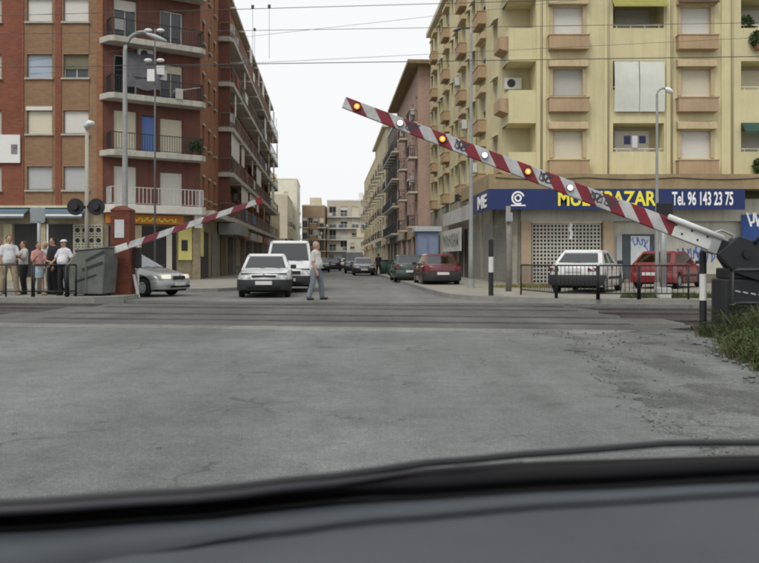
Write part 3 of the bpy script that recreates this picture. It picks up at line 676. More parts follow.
# ------------------------------------------------------------------ generic street block
def block(label, origin, ang, L, H, D, wallm, cols, st=2.9, z1st=4.0, ww=1.0, wh=1.3, trim=CREAM, balc=0, railm=DARKM, ends=True, seed=0, eave=.0, shopm=SHUT, blinds=(BLG, BLC, BLW), name='apartment_building', stuff=1, roofm=None):
    q = random.Random(seed); B = empty(name, (origin[0], origin[1], 0), ang, label, 'building'); f = Face(B, 0, 0, 0)
    n = int((H - z1st - .4) / st); us = [L * (i + .5) / cols for i in range(cols)]
    hs_ = []
    for r_ in range(n):
        for u in us:
            zt = z1st + r_ * st + .35
            if balc and int(u / L * cols) % balc == 0: hs_.append((u - ww / 2, u + ww / 2, zt - .3, zt + 2.0))
            else: hs_.append((u - ww / 2, u + ww / 2, zt + .6, zt + .6 + wh))
    nsh = max(1, int(L / 4.5)); gh = []
    for i in range(nsh): gh.append((L * i / nsh + .4, L * (i + 1) / nsh - .4, .12, z1st - .9))
    f.wall(wallm, 0, L, .0, H, hs_ + gh, depth=.2)
    for i, h in enumerate(gh):
        f.put('shutter', ridged('shutter', h[1] - h[0], h[3] - h[2], q.choice([shopm, shopm, DARKM])), h[0], .18, h[2])
        if q.random() < .6: f.box('shop_sign', q.choice([M('sign_red', (.25, .05, .035), .6), M('sign_beige', (.45, .38, .25), .6), M('sign_green', (.04, .12, .08), .6), M('sign_grey', (.35, .36, .36), .6)]), h[0] - .15, h[1] + .15, -.12, -.01, h[3] + .12, h[3] + .7)
    for h in hs_:
        window(f, *h, .19, q.choice([0, .35, .6, 1, 1]), q.choice(blinds), q.choice([ALU, trim]), 1)
        if h[3] - h[2] > 1.8:
            f.box('balcony_slab', trim, h[0] - .5, h[1] + .5, -.75, -.004, h[2] - .17, h[2] - .02)
            f.put('railing', cached(('rl', round(h[1] - h[0], 2), railm.name), lambda: railing_mesh(h[1] - h[0] + .94, .95, railm, .16, .014, ends=.66)), h[0] - .47, -.72, h[2] - .02)
            if q.random() < .3: f.box('hung_cloth', q.choice([CANVAS, M('cloth_blue', (.1, .16, .3), .9), M('cloth_red', (.3, .07, .06), .9), BLG]), h[0] - .3, h[0] + .4 + .3 * q.random(), -.79, -.765, h[2] + .1, h[2] + .8)
        else: f.box('window_sill', trim, h[0] - .08, h[1] + .08, -.1, -.003, h[2] - .08, h[2] - .0)
        if q.random() < .1: ac_unit(f, h[1] + .5, -.005, h[2] + .1)
    if ends:
        e1 = Face(B, 0, D, -pi / 2)
        eh = []
        for r_ in range(n):
            for k in range(max(1, int(D / 5))): u = D - 2.2 - k * 4.2; eh.append((u - .45, u + .45, z1st + r_ * st + .95, z1st + r_ * st + 2.15))
        e1.wall(wallm, 0, D, 0, H, eh, depth=.2)
        for h in eh: window(e1, *h, .19, q.choice([0, .5, 1]), q.choice(blinds), trim, 1)
        e2 = Face(B, L, 0, pi / 2); e2.wall(wallm, 0, D, 0, H, [])
    MB().box(-eave if ends else .0, L + eave, -eave - .06, D, H + .002, H + .3).build('roof', roofm or trim, B)
    MB().box(.3, L - .3, .35, D - .1, .02, H - .02).build('inner_wall', wallm, B)
    q2 = q.uniform(.2, .7) * L; MB().box(q2, q2 + 2.5, D * .4, D * .4 + 3, H + .302, H + 2.2).build('stair_tower', trim, B)
    return B
# right side of the street beyond the yellow block.  Facades face left: their u runs towards the camera
def right_block(label, d0, d1, off, H, wallm, **k):
    X = lambda d: CXy - .0625 * (d - 37) + off
    L = (d1 - d0) * math.hypot(1, .0625); return block(label, (X(d1), d1), -pi / 2 + SA, L, H, 12, wallm, **k)
PINK = M_brick('brick_pink', S(184, 156, 142), S(172, 144, 130), S(176, 160, 148), 1, .12)
GREYB = M('render_grey_dark', (.12, .11, .095), .9, .3, 1.2, streak=.3)
BEIGE = M('render_beige', (.46, .4, .28), .9, .15, 1.5, streak=.25)
OCHRE = M('render_ochre', (.46, .39, .25), .9, .15, 1.5, streak=.25)
PALE = M('render_pale', (.66, .64, .54), .9, .08, 1.5)
BRN = M_brick('brick_brown', S(158, 134, 112), S(146, 122, 102), S(156, 140, 122), 1, .12)
right_block('pink brick block with brown overhanging eave next to the yellow block', 66.2, 87, -.95, 17.3, PINK, cols=7, eave=.9, seed=21, roofm=M('eave_brown', (.3, .24, .13), .9), balc=3)
right_block('dark grey block crowded with balconies beyond the pink brick block', 87.1, 101, -.9, 16.6, GREYB, cols=5, seed=22, balc=1, trim=GRYM, stuff=2)
right_block('beige block with balconies in the middle of the right side of the street', 101.1, 124, -1.2, 18.0, BEIGE, cols=8, seed=23, balc=2, eave=.4)
right_block('ochre block farthest along the right side of the street', 124.1, 168, -1.0, 17.2, OCHRE, cols=12, seed=24, balc=3)
# blocks closing the street
block('pale block of wide white balconies closing the street end', (wx(327, 182), 182), 0, wx(372, 182) - wx(327, 182), 14.6, 10, M('render_far_grey', (.5, .45, .37), .9, .1), 4, ww=1.6, balc=1, railm=WHITEP, trim=WHITEP, seed=31, st=2.6, z1st=3.2)
block('brown brick block left of the white balconies at the street end', (wx(302, 178), 178), 0, wx(327, 182) - wx(302, 178) - .3, 13.2, 10, BRN, 4, seed=32, st=2.6, z1st=3.2, balc=3)
block('low cream house at the street end below the balconies', (wx(347, 170), 170), 0, 4.6, 5.8, 8, PALE, 2, seed=33, z1st=2.6, st=2.6)
# left side beyond the red brick block: facades face right, u runs away from the camera
def left_block(label, d0, d1, off, H, wallm, **k):
    X = -9.93 - .0625 * (d0 - 44.2) + off
    return block(label, (X, d0), pi / 2 + SA, (d1 - d0) * 1.002, H, 12, wallm, **k)
left_block('tall plain white block behind the far end of the red brick block', 160, 176, .7, 17.2, PALE, cols=4, seed=41, ends=True)
left_block('low ochre house beyond the red brick block', 100, 125, -.6, 8.2, OCHRE, cols=5, seed=42)
left_block('cream block in front of the tall white block on the left side', 140, 159.5, -.2, 12.4, M('render_cream2', (.55, .5, .38), .9, .1), cols=6, seed=43, balc=2)
# ------------------------------------------------------------------ red brick block on the left corner
RED = M_brick('brick_red', S(134, 83, 65), S(119, 71, 57), S(120, 92, 77), 1, .14)
TANB = M_brick('brick_tan', S(145, 116, 89), S(131, 102, 79), S(136, 116, 97), 1, .14)
ORB = M_brick('brick_orange', S(145, 101, 75), S(131, 88, 66), S(134, 106, 85), 1, .16)
MAR = M('render_maroon', (.155, .068, .05), .85, .2, 1.5, .2, 80, streak=.3)
SLAB = M('balcony_slab_paint', (.47, .45, .39), .85, .2, 1.6, .2, 40, streak=.3)
SLABW = M('balcony_slab_white', (.62, .6, .55), .8, .12, 1.6)
d0 = 41.5
A = Vector((wx(103, d0), d0)); CH = R(33.0)
chl = 5.25; Bp = A + Vector((cos(CH), sin(CH))) * chl
LB = empty('apartment_building', (A.x, A.y, 0), 0, 'red brick corner block with maroon balcony bays over ground floor shops', 'building')
LL = 16.0
lf = Face(LB, -LL, 0, 0)                      # facade facing the tracks; u = LL at the corner
cf = Face(LB, 0, 0, CH)                       # chamfered corner with the balconies
rf = Face(LB, Bp.x - A.x, Bp.y - A.y, pi / 2 + SA)   # street side
LZ, HR, ST = wz(207, 41.5) , 19.4, 2.92       # first balcony slab, roof, storey
UL = lambda px: LL + wx(px, d0) - A.x
rows = range(5)
ZT = 4.02
lh = []
cl_ = [(UL(-60), UL(-34)), (UL(-24), UL(1.5)), (UL(27), UL(52)), (UL(63.5), UL(88.5))]
for r_ in rows:
    for a, b_ in cl_: lh.append((a, b_, wz(190, d0) + r_ * 2.91, wz(166.5, d0) + r_ * 2.91))
us_ = UL(24)
lf.wall(RED, 0, us_, ZT, HR, [h for h in lh if h[1] < us_], depth=.2); lf.wall(TANB, us_, LL, ZT, HR, [h for h in lh if h[0] > us_], depth=.2)
lf.box('brick_pier', RED, UL(55.5), UL(61.5), -.045, -.003, ZT, HR - .05); lf.box('brick_pier', RED, us_ - .1, us_, -.045, -.003, ZT, HR - .05)
SILL = M('sill_stone', (.42, .4, .35), .8, .15, 4)
BLB = M('blind_bluegrey', (.36, .42, .5), .6, .05, 2); BLO = M('blind_olive', (.16, .145, .09), .6, .1, 2); BLS = M('blind_lightgrey', (.42, .43, .43), .6, .06, 2)
bl_t = {(0, 2): (BLS, .93), (0, 3): (BLS, 1), (1, 2): (BLC, 1), (1, 3): (BLW, .93), (2, 2): (BLB, 1), (2, 3): (BLO, .6), (3, 2): (BLW, 1), (3, 3): (BLW, 1)}
for r_ in rows:
    for i, (a, b_) in enumerate(cl_):
        z0, z1 = wz(190, d0) + r_ * 2.91, wz(166.5, d0) + r_ * 2.91
        m_, fr_ = bl_t.get((r_, i), (BLG, 1)); w = window(lf, a, b_, z0, z1, .195, fr_, m_, ALU)
        link('window_sill', cached('lsill', lambda: MB().box(-.74, .74, -.32, 0, -.09, -.004).mesh('window_sill', mat=SILL)), w)
        if (r_, i) == (1, 2): link('blind_box', MB().box(-.68, .68, -.26, -.19, 1.22, 1.42).mesh('blind_box', mat=BLW), w)
        # tan brick spandrel below the window
        zb = z0 - .095; zt = z0 - 2.91 + (z1 - z0) + .004 if r_ else ZT + .0
        if i > 1: lf.box('brick_spandrel', TANB, a - .03, b_ + .03, -.03, -.003, zt, zb - .0)
lf.box('brick_pier', ORB, LL - .32, LL - .0, -.04, -.003, ZT, HR - .05)
# big pale wall sign with a small dark picture
ws = lf.box('wall_sign', WHITEP, UL(-9), UL(21), -.14, -.045, wz(163, d0), wz(135, d0))
MB().box(.33, .66, -.06, -.049, .45, .95).build('picture', M('picture_grey', (.2, .2, .22), .6, .6, 6), ws)
# chamfer: maroon walls, doors, slabs, railings
ch_h = []
for r_ in range(6):
    z = LZ + r_ * ST
    ch_h.append((.55, 1.75, z + .03, z + 2.2)); ch_h.append((3.0, 4.25, z + .03, z + 2.0))
    if r_ == 1: ch_h.append((2.0, 2.85, z + .03, z + 2.05))
ch_h = [h for h in ch_h if h[3] < HR - .2]
cf.wall(MAR, 0, chl, ZT, HR, ch_h, depth=.2)
SBLUE = M('door_blue', (.11, .2, .47), .5, .1, 3)
def slab_mesh(L, D, t, mat):
    return MB().prism([(-.25, -.003), (0.0, -D * .8), (.25, -D), (L - .2, -D), (L + .1, -D * .75), (L + .2, -.003)], 0, t).mesh('balcony_slab', mat=mat)
RAIL = M('rail_black', (.022, .024, .024), .5, .1, 5)
RAILG = M('rail_grey', (.2, .19, .17), .5, .1, 5)
RAILW = M('rail_white', (.5, .5, .48), .5, .1, 5)
for r_ in range(5):
    z = LZ + r_ * ST
    sl_ = cf.put('balcony_slab', slab_mesh(chl - .12, 1.0, .3 if r_ else .42, SLAB if r_ else SLABW), 0.06, 0, z - .3, .02)
    cf.put('railing', railing_mesh(chl - .35, .92, RAIL if r_ else RAILW, .13 if r_ else .2, .011 if r_ else .018, ends=.85), .17, -.93, z if r_ else z + .12)
for h in ch_h:
    r_ = int((h[2] - LZ) / ST + .2)
    if r_ == 1 and abs(h[0] - 2.0) < .1: window(cf, *h, .19, 0, None, None, 0, 'blue_door', SBLUE); continue
    k = {(0, 0): (1, BLW), (0, 1): (1, BLW), (1, 0): (1, BLC), (1, 1): (1, BLC), (2, 0): (0, BLG), (2, 1): (.22, BLC), (3, 0): (.25, BLW), (3, 1): (0, BLG)}.get((r_, 0 if h[0] < 1 else 1), (1, BLG))
    window(cf, *h, .19, k[0], k[1], WHITEP if (r_, h[0] < 1) in ((3, False), (2, True)) else CREAM, 1)
z = LZ + 2 * ST
# dark cloth awning let down over the balcony
rows_ = []
for k in range(9):
    t = k / 8; rows_.append([(.85 + i / 10 * 1.75 + .12 * t, -.35 - .72 * t ** .6 - .03 * sin(i * 1.6 + k), z + 2.3 - 2.0 * t + .06 * sin(i * .9)) for i in range(11)])
aw = MB().loft(rows_, False, False).mesh('cloth_awning', True, M('cloth_slate', (.1, .1, .115), .9, .15, 3)); cf.put('cloth_awning', aw)
ac_unit(cf, 2.15, -.005, z + 2.05); ac_unit(cf, 2.75, -.4, z + .95)
cf.box('air_conditioner', WHITEP, 2.55, 2.95, -.9, -.62, z + 1.2, z + 1.75, .02)
fan = cf.put('laundry_rack', MB().tube([(0, 0, 0), (1.4, -.1, .45)], .015, 5).tube([(0, -.4, .05), (1.5, -.45, .4)], .015, 5).box(.2, .6, -.3, -.28, -.3, .25).mesh('laundry_rack', mat=BLG), 3.3, -.75, z + .3)
cf.box('hung_towel', M('towel_grey', (.25, .26, .27), .9, .15, 4), .35, .8, -.99, -.965, LZ + 3 * ST + .3, LZ + 3 * ST + .85)
for i, (u, z_) in enumerate(((4.7, LZ + ST), )):
    p = cf.put('plant_pot', pot_me, u, -.7, z_); link('foliage', pl_me, p, (0, 0, .5), i)
# street side: narrow windows, then continuous balconies
LR = 53.0
sh = []
for r_ in range(5):
    z = LZ + r_ * ST
    for u in (1.1, 3.2, 5.4): sh.append((u - .32, u + .32, z + .75, z + 1.95))
ub = 7.2; bays = []
u = ub
while u < LR - 3: bays.append((u, min(u + 5.6, LR - .2))); u += 6.0
for (a, b_) in bays:
    for r_ in range(5):
        z = LZ + r_ * ST; sh.append((a + .7, a + 2.1, z + .03, z + 2.15)); sh.append((a + 3.3, a + 4.5, z + .03, z + 2.15))
rf.wall(ORB, 0, LR, ZT, HR, sh, depth=.2)
rq = random.Random(17)
for h in sh:
    w = window(rf, *h, .19, rq.choice([1, 1, .6, 0]), rq.choice([BLG, BLC, BLW, BLO]), rq.choice([ALU, CREAM]), 1)
    if h[1] - h[0] < .7: link('window_sill', cached('rsill', lambda: MB().box(-.4, .4, -.34, 0, -.09, -.004).box(-.4, .4, -.26, -.2, 1.21, 1.32).mesh('window_sill', mat=SILL)), w)
for bi, (a, b_) in enumerate(bays):
    for r_ in range(5):
        z = LZ + r_ * ST; L_ = b_ - a
        rf.put('balcony_slab', cached(('rsl', round(L_, 2)), lambda: MB().prism([(0, -.003), (0, -.7), (.3, -.95), (L_ - .2, -.95), (L_, -.75), (L_, -.003)], 0, .28).mesh('balcony_slab', mat=SLAB)), a, 0, z - .28)
        rf.put('railing', cached(('rrl', round(L_, 2)), lambda: railing_mesh(L_ - .12, .95, RAILG, .45, .009, ends=.8)), a + .06, -.9, z)
        rf.put('balcony_partition', cached('rpt', lambda: MB().box(-.06, .06, -.7, -.004, 0, ST - .3).mesh('balcony_partition', mat=MAR)), a + .35, 0, z + .004) if bi == 0 else None
        if rq.random() < .6: rf.box('drop_awning', rq.choice([CANVAS, BLC, BLG, BLW, M('awn_ochre', (.4, .3, .17), .85)]), a + (.5 if rq.random() < .5 else 3), a + (2.4 if rq.random() < .5 else 5), -.8, -.77, z + rq.uniform(.8, 1.7), z + ST - .3)
        if rq.random() < .4: rf.box('hung_cloth', rq.choice([CANVAS, M('cloth_blue', (.1, .16, .3), .9), M('cloth_red', (.3, .07, .06), .9), BLG, WHITEP]), a + 1 + rq.random(), a + 2.4 + rq.random(), -.99, -.96, z + .15, z + .85)
        if rq.random() < .3: ac_unit(rf, a + 2.7, -.005, z + 1.7)
        if bi == 0 and r_ in (2, 4): ac_unit(rf, a + .9, -.6, z + .4)
MB().prism([(-LL, 0), (0, 0), (Bp.x - A.x, Bp.y - A.y), (Bp.x - A.x - sin(SA) * LR, Bp.y - A.y + cos(SA) * LR), (-LL, LR)], HR + .002, HR + .35).build('roof', CONCR, LB)
for bi, (a, b_) in enumerate(bays): rf.box('roof_slab', SLAB, a, b_, -.4, -.004, HR - .1, HR + .12)
cf.box('roof_slab', SLAB, 0, chl, -1.0, -.004, HR - .12, HR + .18)
MB().prism([(-LL + .2, .5), (-.2, .5), (Bp.x - A.x - .55, Bp.y - A.y + .4), (Bp.x - A.x - .55 - sin(SA) * (LR - 1), Bp.y - A.y + cos(SA) * (LR - 1)), (-LL + .2, LR - 1)], .02, HR - .02).build('inner_wall', MAR, LB)
# ---- ground floor shops
GT = M('shop_tile', (.3, .25, .17), .6, .3, 3)
DK = M('shop_opening', (.02, .02, .02), .5, .3, 2)
AWB = M('awning_blue', (.11, .17, .21), .8, .12, 3)
lf.box('wall', GT, 0, LL, .1, .45, .02, ZT - .004)
for (a, b_) in ((-60, -32), (-22, -2), (14, 38), (44, 72)):
    lf.box('shop_window', DK, UL(a), UL(b_), .04, .099, .35, wz(224, d0))
for px in (-28, 8, 41.5): lf.box('pillar', M('pillar_yellowish', (.42, .38, .24), .8, .15, 3), UL(px) - .22, UL(px) + .22, -.02, .09, .02, wz(224, d0))
lf.box('door_frame', WHITEP, UL(46.5), UL(48.2), .0, .038, .3, wz(224, d0))
for (a, b_) in ((-62, 31), (46, 88)):
    lf.put('awning', MB().extx([(0, .5), (-.85, .12), (-.85, -.1), (-.8, -.1), (-.8, .08), (0, .44)], 0, UL(b_) - UL(a)).mesh('awning', mat=AWB), UL(a), 0, wz(217, d0))
    lf.box('awning_valance', WHITEP, UL(a), UL(b_), -.87, -.852, wz(217, d0) + .0, wz(217, d0) + .1)
lf.box('shop_sign', M('sign_pale_blue', (.34, .4, .42), .6, .1, 2), UL(31.5), UL(45.5), -.2, -.004, wz(223, d0), wz(209, d0))
lf.box('ledge', CREAM, 0, LL, -.25, .0, ZT - .12, ZT - .008)
# openwork concrete screen
sc_ = MB(); su0, su1, sz0, sz1 = UL(74), LL - .05, wz(256, d0), wz(225, d0)
lf.box('dark_recess', DK, su0, su1, .06, .098, sz0, sz1); nx, nz = 4, 3
cw, chh = (su1 - su0) / nx, (sz1 - sz0) / nz
for i in range(nx + 1): sc_.box(su0 + i * cw - .045, su0 + i * cw + .045, -.02, .05, sz0, sz1)
for j in range(nz + 1): sc_.box(su0, su1, -.015, .055, sz0 + j * chh - .045, sz0 + j * chh + .045)
for i in range(nx):
    for j in range(nz):
        cx, cz = su0 + (i + .5) * cw, sz0 + (j + .5) * chh
        for k in range(10):
            a0, a1 = 2 * pi * k / 10, 2 * pi * (k + 1) / 10; r1, r2 = .2, .13
            sc_.add([(cx + r_ * cos(a), y, cz + r_ * sin(a)) for y in (-.01, .045) for r_, a in ((r1, a0), (r1, a1), (r2, a1), (r2, a0))], [(0, 1, 2, 3), (7, 6, 5, 4), (0, 4, 5, 1), (2, 6, 7, 3)])
        for sx, sz in ((1, 0), (-1, 0), (0, 1), (0, -1)):
            xa_, za_ = cx + sx * .2, cz + sz * .2; xb, zb = cx + sx * cw / 2, cz + sz * chh / 2
            sc_.box(min(xa_, xb) - (.03 if sz else 0), max(xa_, xb) + (.03 if sz else 0), -.008, .04, min(za_, zb) - (.03 if sx else 0), max(za_, zb) + (.03 if sx else 0))
lf.put('concrete_screen', sc_.mesh('concrete_screen', mat=M('screen_concrete', (.36, .34, .27), .9, .2, 4)))
# chamfer shop
cf.box('wall', GT, 0, chl, .1, .45, .02, ZT - .004)
cf.box('shop_sign', M('sign_orange', (.55, .2, .04), .6, .15, 2), .1, 4.2, -.32, -.1, 3.12, 3.6)
oq = MB(); q = random.Random(3); scrawl(oq, .5, 3.24, 3.3, .2, 10, -.325, .045); cf.put('sign_script', oq.mesh('sign_script', mat=YTXT))
cf.box('shop_window', DK, 2.05, 3.9, .03, .099, .1, 3.0)
cf.box('shop_window', DK, .3, 1.0, .03, .099, .5, 3.0)
cf.box('door_frame', WHITEP, 1.05, 1.5, .0, .098, .2, 3.0); cf.box('pillar', M('pillar_yellowish', (.42, .38, .24), .8), 1.55, 2.0, -.02, .095, .1, 3.05)
cf.box('curtain', BLC, 3.35, 3.65, .0, .028, .3, 2.9)
cf.box('yellow_board', M('board_yellow', (.66, .6, .2), .6, .1, 3), 4.0, 4.75, -.08, .095, 1.2, 3.1)
cf.box('dark_notice', DARKM, 4.15, 4.5, -.1, -.085, 1.7, 2.3)
cf.box('hanging_sign', WHITEP, 4.72, 5.15, -.6, -.5, 2.95, 3.7)
cf.box('pillar', GT, 4.8, chl, -.05, .098, .02, 3.9)
# street side shops
rf.box('wall', GT, 0, LR, .1, .45, .02, ZT - .004)
for i, u in enumerate([.5 + 4.1 * k for k in range(12)]):
    rf.put('shutter', ridged('shutter', 2.8, 2.75, [DARKM, SHUT, M('shutter_brown', (.17, .13, .09), .6, .15, 3)][i % 3]), u + .2, .08, .1)
    if i in (0,): rf.box('yellow_board', M('board_yellow', (.66, .6, .2), .6), u - .4, u + .1, -.1, .09, 1.4, 3.0)
rf.box('canopy', SLAB, .0, 7.0, -.8, -.004, 3.65, 3.95)
rf.box('canopy', M('canopy_grey', (.25, .25, .24), .8, .15, 2), 7.3, 13.5, -1.3, -.004, 2.85, 3.6)
for k in range(5): rf.box('shop_sign', [M('sign_red', (.25, .05, .035), .6), M('sign_grey', (.35, .36, .36), .6), M('sign_beige', (.45, .38, .25), .6)][k % 3], 14 + k * 6, 18.5 + k * 6, -.9, -.4, 2.8, 3.4)
# ------------------------------------------------------------------ level crossing barriers
def M_stripe(name, period, skew, red=(.2, .012, .022), white=(.45, .45, .45), start=0):
    m = bpy.data.materials.new(name); m.use_nodes = True; t = m.node_tree; N = t.nodes; L = t.links; b = N['Principled BSDF']
    b.inputs['Roughness'].default_value = .5
    tc = N.new('ShaderNodeTexCoord'); sp = N.new('ShaderNodeSeparateXYZ'); L.new(tc.outputs['Object'], sp.inputs[0])
    a = N.new('ShaderNodeMath'); a.operation = 'MULTIPLY_ADD'; a.inputs[1].default_value = skew; L.new(sp.outputs[2], a.inputs[0]); L.new(sp.outputs[0], a.inputs[2])
    d = N.new('ShaderNodeMath'); d.operation = 'MULTIPLY_ADD'; d.inputs[1].default_value = 1 / period; d.inputs[2].default_value = start; L.new(a.outputs[0], d.inputs[0])
    f = N.new('ShaderNodeMath'); f.operation = 'FRACT'; L.new(d.outputs[0], f.inputs[0])
    g_ = N.new('ShaderNodeMath'); g_.operation = 'GREATER_THAN'; g_.inputs[1].default_value = .5; L.new(f.outputs[0], g_.inputs[0])
    n = N.new('ShaderNodeTexNoise'); n.inputs['Scale'].default_value = 6; n.inputs['Detail'].default_value = 8; L.new(tc.outputs['Object'], n.inputs['Vector'])
    r = N.new('ShaderNodeMapRange'); r.inputs[1].default_value = .3; r.inputs[2].default_value = .7; r.inputs[3].default_value = .75; r.inputs[4].default_value = 1.12; L.new(n.outputs[0], r.inputs[0])
    mx_ = N.new('ShaderNodeMix'); mx_.data_type = 'RGBA'; mx_.inputs[6].default_value = (*white, 1); mx_.inputs[7].default_value = (*red, 1); L.new(g_.outputs[0], mx_.inputs[0])
    v = N.new('ShaderNodeVectorMath'); v.operation = 'SCALE'; L.new(mx_.outputs[2], v.inputs[0]); L.new(r.outputs[0], v.inputs['Scale']); L.new(v.outputs[0], b.inputs['Base Color'])
    return m
AMB = M('lamp_amber', (.8, .25, .02), .3, 0, emit=((1, .3, .03), 1.1)); WHL = M('lamp_white', (.9, .9, .9), .3, 0, emit=((1, 1, 1), .9))
AMBC = M('lamp_amber_core', (1, .8, .4), .3, 0, emit=((1, .72, .25), 1.6))
BLK = M('machine_black', (.022, .023, .025), .5, .15, 4, .15, 30)
IRON = M('iron_black', (.018, .018, .02), .45, .15, 5)
GALV = M('galvanised', (.33, .34, .34), .45, .12, 5, metal=.4)
BW = M('post_white', (.6, .6, .57), .6, .12, 4); BBK = M('post_black', (.02, .02, .021), .55, .15, 4)
SCRIB = M('spray_black', (.05, .05, .06), .6)
def barrier(loc, tilt, length, h0, h1, rotz, mirror, label, lamps, white_root, period=.69, boomstart=1.0, det=True, red=(.2, .012, .022), start=.3):
    """boom runs along local -x (mirror: +x) from the pivot at loc, raised by tilt"""
    sgn = 1 if mirror else -1
    B = empty('level_crossing_barrier', (loc[0], loc[1], 0), rotz, label, 'barrier', 'barriers of the level crossing')
    rot = (0, -tilt * sgn, 0)
    def onboom(mb, name, mat, **k): return mb.build(name, mat, B, loc=(0, 0, loc[2]), rot=rot, **k)
    x0, x1 = sgn * (boomstart + white_root), sgn * length
    h = lambda x: h0 + (h1 - h0) * (abs(x) / length)
    bm_ = MB(); N_ = 8
    for (a, b_) in ((x0, x1),):
        bm_.loft([[(x, -.045, -h(x)/2), (x, .045, -h(x)/2), (x, .045, h(x)/2), (x, -.045, h(x)/2)] for x in (a + (b_ - a) * i / N_ for i in range(N_ + 1))])
    boom = onboom(bm_, 'boom', M_stripe('boom_stripes' + ('_far' if mirror else ''), period, 1.05 * sgn * -1, start=start, red=red), bevel=.008)
    rt = MB(); xr = sgn * (boomstart + white_root) - sgn * .01
    rt.loft([[(x, -.06, -h(x)*.52), (x, .06, -h(x)*.52), (x, .06, h(x)*.52), (x, -.06, h(x)*.52)] for x in (sgn * boomstart, xr)])
    onboom(rt, 'boom_root', M('boom_white', (.6, .6, .58), .5, .12, 5), bevel=.01)
    if det:
        onboom(MB().tube([(sgn * (boomstart - .1), -.09, h0 * .42), (sgn * (boomstart + white_root + .15), -.09, h0 * .46)], .045, 10), 'stay_tube', M('boom_white', (.6, .6, .58)), smooth=True)
        cl = MB().box(*sorted((sgn * (boomstart - .1), sgn * (boomstart + .04))), -.09, .09, -h0 * .62, h0 * .62)
        onboom(cl, 'clamp', GALV, bevel=.01)
        for k in range(5): onboom(MB().ball((sgn * (boomstart + .12 + .13 * k), -.062, .05 - .1 * (k % 2)), .018, 6, 4), 'bolt', IRON)
        onboom(MB().tube([(sgn * (boomstart + .05), -.05, h0 * .55), (sgn * (boomstart - .05), -.05, h0 * .85), (sgn * (boomstart - .25), -.05, h0 * .8), (sgn * (boomstart - .32), -.05, h0 * .4)], .02, 6), 'cable_loop', GALV)
    for i, (x, kind) in enumerate(lamps):
        hh = MB().tube([(sgn * x, -.048, .0), (sgn * x, -.085, 0)], .06 if kind else .054, 14)
        lo = onboom(hh, 'lamp', IRON)
        me = MB().tube([(sgn * x, -.086, 0), (sgn * x, -.1, 0)], [.046, .04], 14).mesh('lens', mat=AMB if kind else WHL)
        lo2 = link('lens', me, lo)
        if kind: link('bulb', MB().ball((sgn * x, -.098, 0), (.022, .01, .022), 8, 6).mesh('bulb', True, AMBC), lo)
    return B, boom, onboom
tilt = math.atan(.381); PD = 12.5
piv = (wx(742, PD), PD, wz(254, PD))
inv = 1 / cos(tilt) / F * PD
lam = [((742 - px) * inv, k) for px, k in ((357, 1), (400, 0), (442, 1), (484, 0), (527, 1), (569, 0))]
nb, boom, onb = barrier(piv, tilt, (742 - 344) * inv, .265, .175, 0, False, 'long red and white boom with lit lamps reaching over the road from the right', lam, .66, boomstart=.5, period=.476, start=(.75 + (742 - 442) * inv / .476) % 1)
# scribbled marks on the white fields of the boom
sb = MB(); q = random.Random(31)
for px in (414, 463, 547, 598, 612):
    x = -(742 - px) * inv
    for k in range(3):
        pts = [(x + .06 * k - .1 + .05 * sin(t * 1.9 + k), -.06 + .14 * (.5 + .5 * sin(t * 1.3 + k * 2))) for t in range(9)]
        ribbon(sb, pts, .016, -.0475)
onb(sb, 'graffiti', SCRIB)
# counterweight and drive cabinet
cwm = MB(); cwm.extr([(-.42, -.16), (-.2, .22), (.55, .24), (.75, .05), (.75, -.3), (-.05, -.34)], -.16, -.06).extr([(-.3, -.16), (-.2, .2), (.55, .22), (.75, .05), (.75, -.3), (-.05, -.34)], .08, .18)
onb(cwm, 'counterweight', BLK, bevel=.01)
onb(MB().box(-.5, .5, -.055, .075, -.1, .1), 'pivot_arm', BLK, bevel=.01)
onb(MB().tube([(0, -.2, 0), (0, .24, 0)], .07, 14), 'pivot', IRON)
onb(MB().tube([(.05, -.18, .2), (.12, -.2, .42), (.3, -.2, .45), (.42, -.18, .22)], .03, 8), 'cable_loop', BLK, smooth=True)
MB().box(-.3, .72, -.12, .45, .1, wz(279, PD) + .0).build('drive_cabinet', BLK, nb, bevel=.025)
MB().box(-.38, .8, -.2, .52, .0, .1).build('base_plate', GALV, nb)
MB().box(-.24, .62, -.1, .42, wz(279, PD) + .003, wz(268, PD)).build('cabinet_neck', BLK, nb, bevel=.02)
lp = MB(); zc = wz(291, PD)
for k in range(4): lp.rbox(Vector((-.12 + .12 * k, -.123, zc - .02 * k)), (.08, .004, .022), Matrix.Rotation(R(15), 3, 'Y'))
lp.build('cabinet_marking', M('mark_white', (.5, .5, .5), .6), nb)
MB().tube([(-.3, -.32, 0), (-.3, -.32, wz(272, PD)), (-.24, -.32, wz(269, PD)), (.75, -.32, wz(269, PD)), (.82, -.32, wz(272, PD)), (.82, -.32, 0)], .035, 8).build('guard_hoop', IRON, nb, smooth=True)
MB().tube([(-.3, -.32, wz(302, PD)), (.82, -.32, wz(302, PD))], .03, 8).build('guard_rail', IRON, nb, smooth=True)
